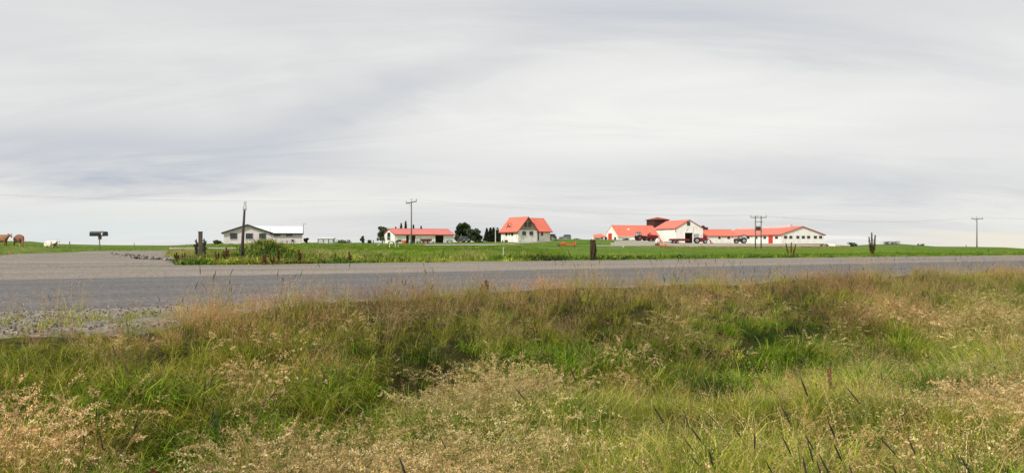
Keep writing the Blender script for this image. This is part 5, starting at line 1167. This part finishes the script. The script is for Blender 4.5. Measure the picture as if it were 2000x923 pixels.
# bench table by the bungalow
p = at(567.5, 174, 0); root = empty('picnic_table', p, 0, 'weathered picnic table before the right wing of the bungalow', 'table')
MB().box(-1.1, 1.1, -.35, .35, .72, .77).build('tabletop', M['wood'], root)
for y_ in (-.75, .5): MB().box(-1.1, 1.1, y_, y_ + .25, .42, .46).build('bench_seat', M['wood'], root)
for x_ in (-.8, .8):
    q = MB(); q.tube([(x_, -.75, 0), (x_, -.2, .71)], .04, 4); q.tube([(x_, .75, 0), (x_, .2, .71)], .04, 4); q.box(x_ - .03, x_ + .03, -.72, .72, .36, .415); q.build('leg_frame', M['wood'], root)
p = at(571, 171, 0); root = empty('garden_chair', p, 0, 'dark garden chair beside the picnic table', 'chair')
MB().box(-.25, .25, -.25, .25, .42, .47).build('seat', M['dark_paint'], root); MB().box(-.25, .25, .22, .27, .47, .95).build('backrest', M['dark_paint'], root)
for x_ in (-.22, .22):
    for y_ in (-.22, .22): MB().box(x_ - .025, x_ + .025, y_ - .025, y_ + .025, 0, .419).build('leg', M['dark_paint'], root)

def car(p, yaw, label, paint, L=4.4, W=1.8, H=1.7, kind='suv'):
    root = empty('parked_car', p, yaw, label, 'car', 'cars parked round the farm'); hl = L / 2       # x forward
    body = [(-hl, .42), (hl - .05, .38), (hl, .65), (hl - .12, .92), (hl - 1.15, 1.04), (-hl + .05, 1.06), (-hl - .02, .8)]
    MB().prism(body, -W / 2, W / 2, [.04, .04, .02, .05, .03, .03, .02]).build('body', M[paint], root, bev=.05)
    cab = [(hl - 1.25, 1.045), (hl - 1.9, H - .08), (hl - 2.2, H), (-hl + .35, H), (-hl + .12, H - .1), (-hl + .05, 1.065)]
    if kind == 'pickup': cab = [(hl - 1.25, 1.045), (hl - 1.8, H - .05), (hl - 2.0, H), (hl - 3.1, H), (hl - 3.25, 1.065)]
    k = len(cab); ins = [.04] + [.2] * (k - 2) + [.04]
    MB().prism(cab, -W / 2, W / 2, ins).build('cabin', M[paint], root, bev=.04)
    xs = [c[0] for c in cab]; x1_, x0_ = xs[0] - .45, xs[-1] + .15; n_ = 3 if kind == 'suv' else 2
    for sg in (-1, 1):
        for i in range(n_):
            a = x0_ + (x1_ - x0_) * i / n_ + .05; c = x0_ + (x1_ - x0_) * (i + 1) / n_ - .05
            q = MB(); yl, yu = sg * (W / 2 - .02), sg * (W / 2 - .165); q.v = [(a, yl, 1.12), (c, yl, 1.12), (c - (.2 if i == n_ - 1 else 0), yu, H - .14), (a, yu, H - .14)]
            q.v += [(x, y + sg * .02, z) for x, y, z in q.v]; q.f = [(0, 1, 2, 3), (7, 6, 5, 4), (0, 4, 5, 1), (1, 5, 6, 2), (2, 6, 7, 3), (3, 7, 4, 0)]; q.build('side_window', M['car_glass'], root)
    (xa, za), (xb, zb) = cab[0], cab[1]
    q = MB(); yy = W / 2 - .14; q.v = [(xa - .03, -yy, za + .06), (xa - .03, yy, za + .06), (xb + .06, yy - .12, zb - .04), (xb + .06, -yy + .12, zb - .04)]; q.v = [(x + .03, y, z) for x, y, z in q.v] + [(x - .02, y, z) for x, y, z in q.v]; q.f = [(0, 1, 2, 3), (7, 6, 5, 4), (0, 4, 5, 1), (1, 5, 6, 2), (2, 6, 7, 3), (3, 7, 4, 0)]; q.build('windscreen', M['car_glass'], root)
    xr = cab[-1][0]; MB().box(xr - .05, xr + .02, -W / 2 + .25, W / 2 - .25, 1.15, H - .22).build('rear_window', M['car_glass'], root)
    for y_ in (-W / 2 + .25, W / 2 - .25): MB().box(hl - .06, hl + .01, y_ - .16, y_ + .16, .7, .84).build('headlight', M['lamp_glass'], root); MB().box(-hl - .04, -hl + .03, y_ - .1, y_ + .1, .8, 1.0).build('tail_light', M['red_door'], root)
    MB().box(-hl - .06, hl + .04, -W / 2 + .06, W / 2 - .06, .3, .418).build('bumper', M['dark_paint'], root)
    MB().box(-hl - .075, -hl - .045, -.26, .26, .55, .67).build('number_plate', M['white_trim'], root); MB().box(hl + .005, hl + .03, -.26, .26, .45, .57).build('number_plate', M['white_trim'], root)
    for x_ in (-hl + .85, hl - .85):
        for y_ in (-W / 2 + .1, W / 2 - .1): wheel(root, x_, y_, .36, .24)
    return root
car(at(905, 203, .0), math.radians(-65), 'dark grey pickup parked under the big round tree', 'dark_car', 4.6, 1.8, 1.62, 'pickup')
car(at(1080.5, 262, .0), math.radians(78), 'black off-roader seen from behind at the farmhouse right corner', 'black_car', 4.2, 1.85, 1.75)
car(at(1103.5, 268, .0), math.radians(172), 'silver-grey off-roader parked side-on right of the black one', 'silver_car', 4.1, 1.8, 1.75)

# ================================================================== cows
def cow(p, yaw, label, m, pose='graze', s=1.0):
    """one continuous skinned body; x forward"""
    root = empty('cow', p, yaw, label, 'cow', None); root.scale = (s, s, s)
    V = []; E = []; R = []
    def add(c, r, par=None):
        V.append(c); R.append(r); 
        if par is not None: E.append((par, len(V) - 1))
        return len(V) - 1
    dz = -.62 if pose == 'lie' else 0
    hip = add((-.66, 0, 1.08 + dz), (.31, .32)); mid = add((-.1, 0, .98 + dz), (.4, .46), hip); mid2 = add((.35, 0, .98 + dz), (.36, .44), mid); sh = add((.72, 0, 1.06 + dz), (.28, .38), mid2)
    rump = add((-.9, 0, 1.12 + dz), (.24, .26), hip)
    if pose == 'graze': n1_ = add((1.0, 0, .92), (.14, .2), sh); n2_ = add((1.22, 0, .58), (.11, .15), n1_); h1 = add((1.36, 0, .36), (.11, .13), n2_); h2 = add((1.46, 0, .12), (.075, .08), h1); hd = (1.32, .42); 
    elif pose == 'stand': n1_ = add((.98, 0, 1.2), (.14, .2), sh); n2_ = add((1.2, 0, 1.3), (.11, .14), n1_); h1 = add((1.38, 0, 1.3), (.11, .13), n2_); h2 = add((1.62, 0, 1.08), (.075, .085), h1); hd = (1.32, 1.4)
    else: n1_ = add((.98, 0, .62), (.14, .2), sh); n2_ = add((1.18, 0, .78), (.11, .14), n1_); h1 = add((1.34, 0, .8), (.11, .13), n2_); h2 = add((1.54, 0, .6), (.075, .085), h1); hd = (1.3, .9)
    for sg in (-1, 1):
        if pose == 'lie':
            a = add((-.45, sg * .3, .3), (.16, .18), hip); c = add((-.05, sg * .42, .16), (.09, .09), a); d = add((-.5, sg * .5, .07), (.055, .05), c)
            a = add((.75, sg * .25, .28), (.1, .12), sh); c = add((1.0, sg * .28, .1), (.065, .06), a); d = add((.65, sg * .3, .05), (.05, .045), c)
        else:
            st = .1 * sg
            a = add((-.66 + st, sg * .2, .84), (.14, .18), hip); c = add((-.56 + st, sg * .21, .64), (.085, .11), a); d = add((-.78 + st, sg * .21, .42), (.055, .06), c); e = add((-.72 + st, sg * .21, .1), (.045, .045), d); add((-.66 + st, sg * .21, .03), (.06, .055), e)
            a = add((.68 - st, sg * .17, .78), (.1, .14), sh); c = add((.68 - st, sg * .18, .45), (.06, .065), a); d = add((.66 - st, sg * .18, .1), (.043, .043), c); add((.71 - st, sg * .18, .03), (.058, .055), d)
    me = bpy.data.meshes.new('body'); me.from_pydata(V, E, []); o = bpy.data.objects.new('body', me); COL.objects.link(o); o.parent = root; me.materials.append(M[m])
    sk = o.modifiers.new('skin', 'SKIN'); sk.use_smooth_shade = True
    bm_layer = me.skin_vertices[0] if len(me.skin_vertices) else None
    if bm_layer is None:
        import bmesh; bm = bmesh.new(); bm.from_mesh(me); bm.verts.layers.skin.verify(); bm.to_mesh(me); bm.free(); bm_layer = me.skin_vertices[0]
    for i, r in enumerate(R): bm_layer.data[i].radius = r; bm_layer.data[i].use_root = (i == 0)
    o.modifiers.new('sub', 'SUBSURF').levels = 1; o.modifiers['sub'].render_levels = 2
    hx, hz = hd
    for sg in (-1, 1):
        q = MB(); q.tube([(hx, sg * .09, hz), (hx - .02, sg * .19, hz + .04), (hx - .02, sg * .28, hz + .02)], [.03, .05, .012], 6); q.build('ear', M[m], root)
    if pose != 'lie': q = MB(); q.tube([(-.98, 0, 1.2 + dz), (-1.06, 0, 1.0 + dz), (-1.06, 0, .6 + dz), (-1.06, .02, .45 + dz)], [.035, .025, .02, .05], 6); q.build('tail', M[m], root)
    return root
cow(at(2, 84, -.15), math.radians(-20), 'plain brown cow cut off by the left edge of the picture', 'cow_brown', 'stand', 1.0)
cow(at(37.5, 84, -.15), math.radians(-42), 'grazing brown cow with pale patches and lowered head', 'cow_roan', 'graze', 1.02)
cow(at(98.5, 95, .0), math.radians(-24), 'mostly white cow with brown patches lying in the grass', 'cow_white', 'lie', 1.02)
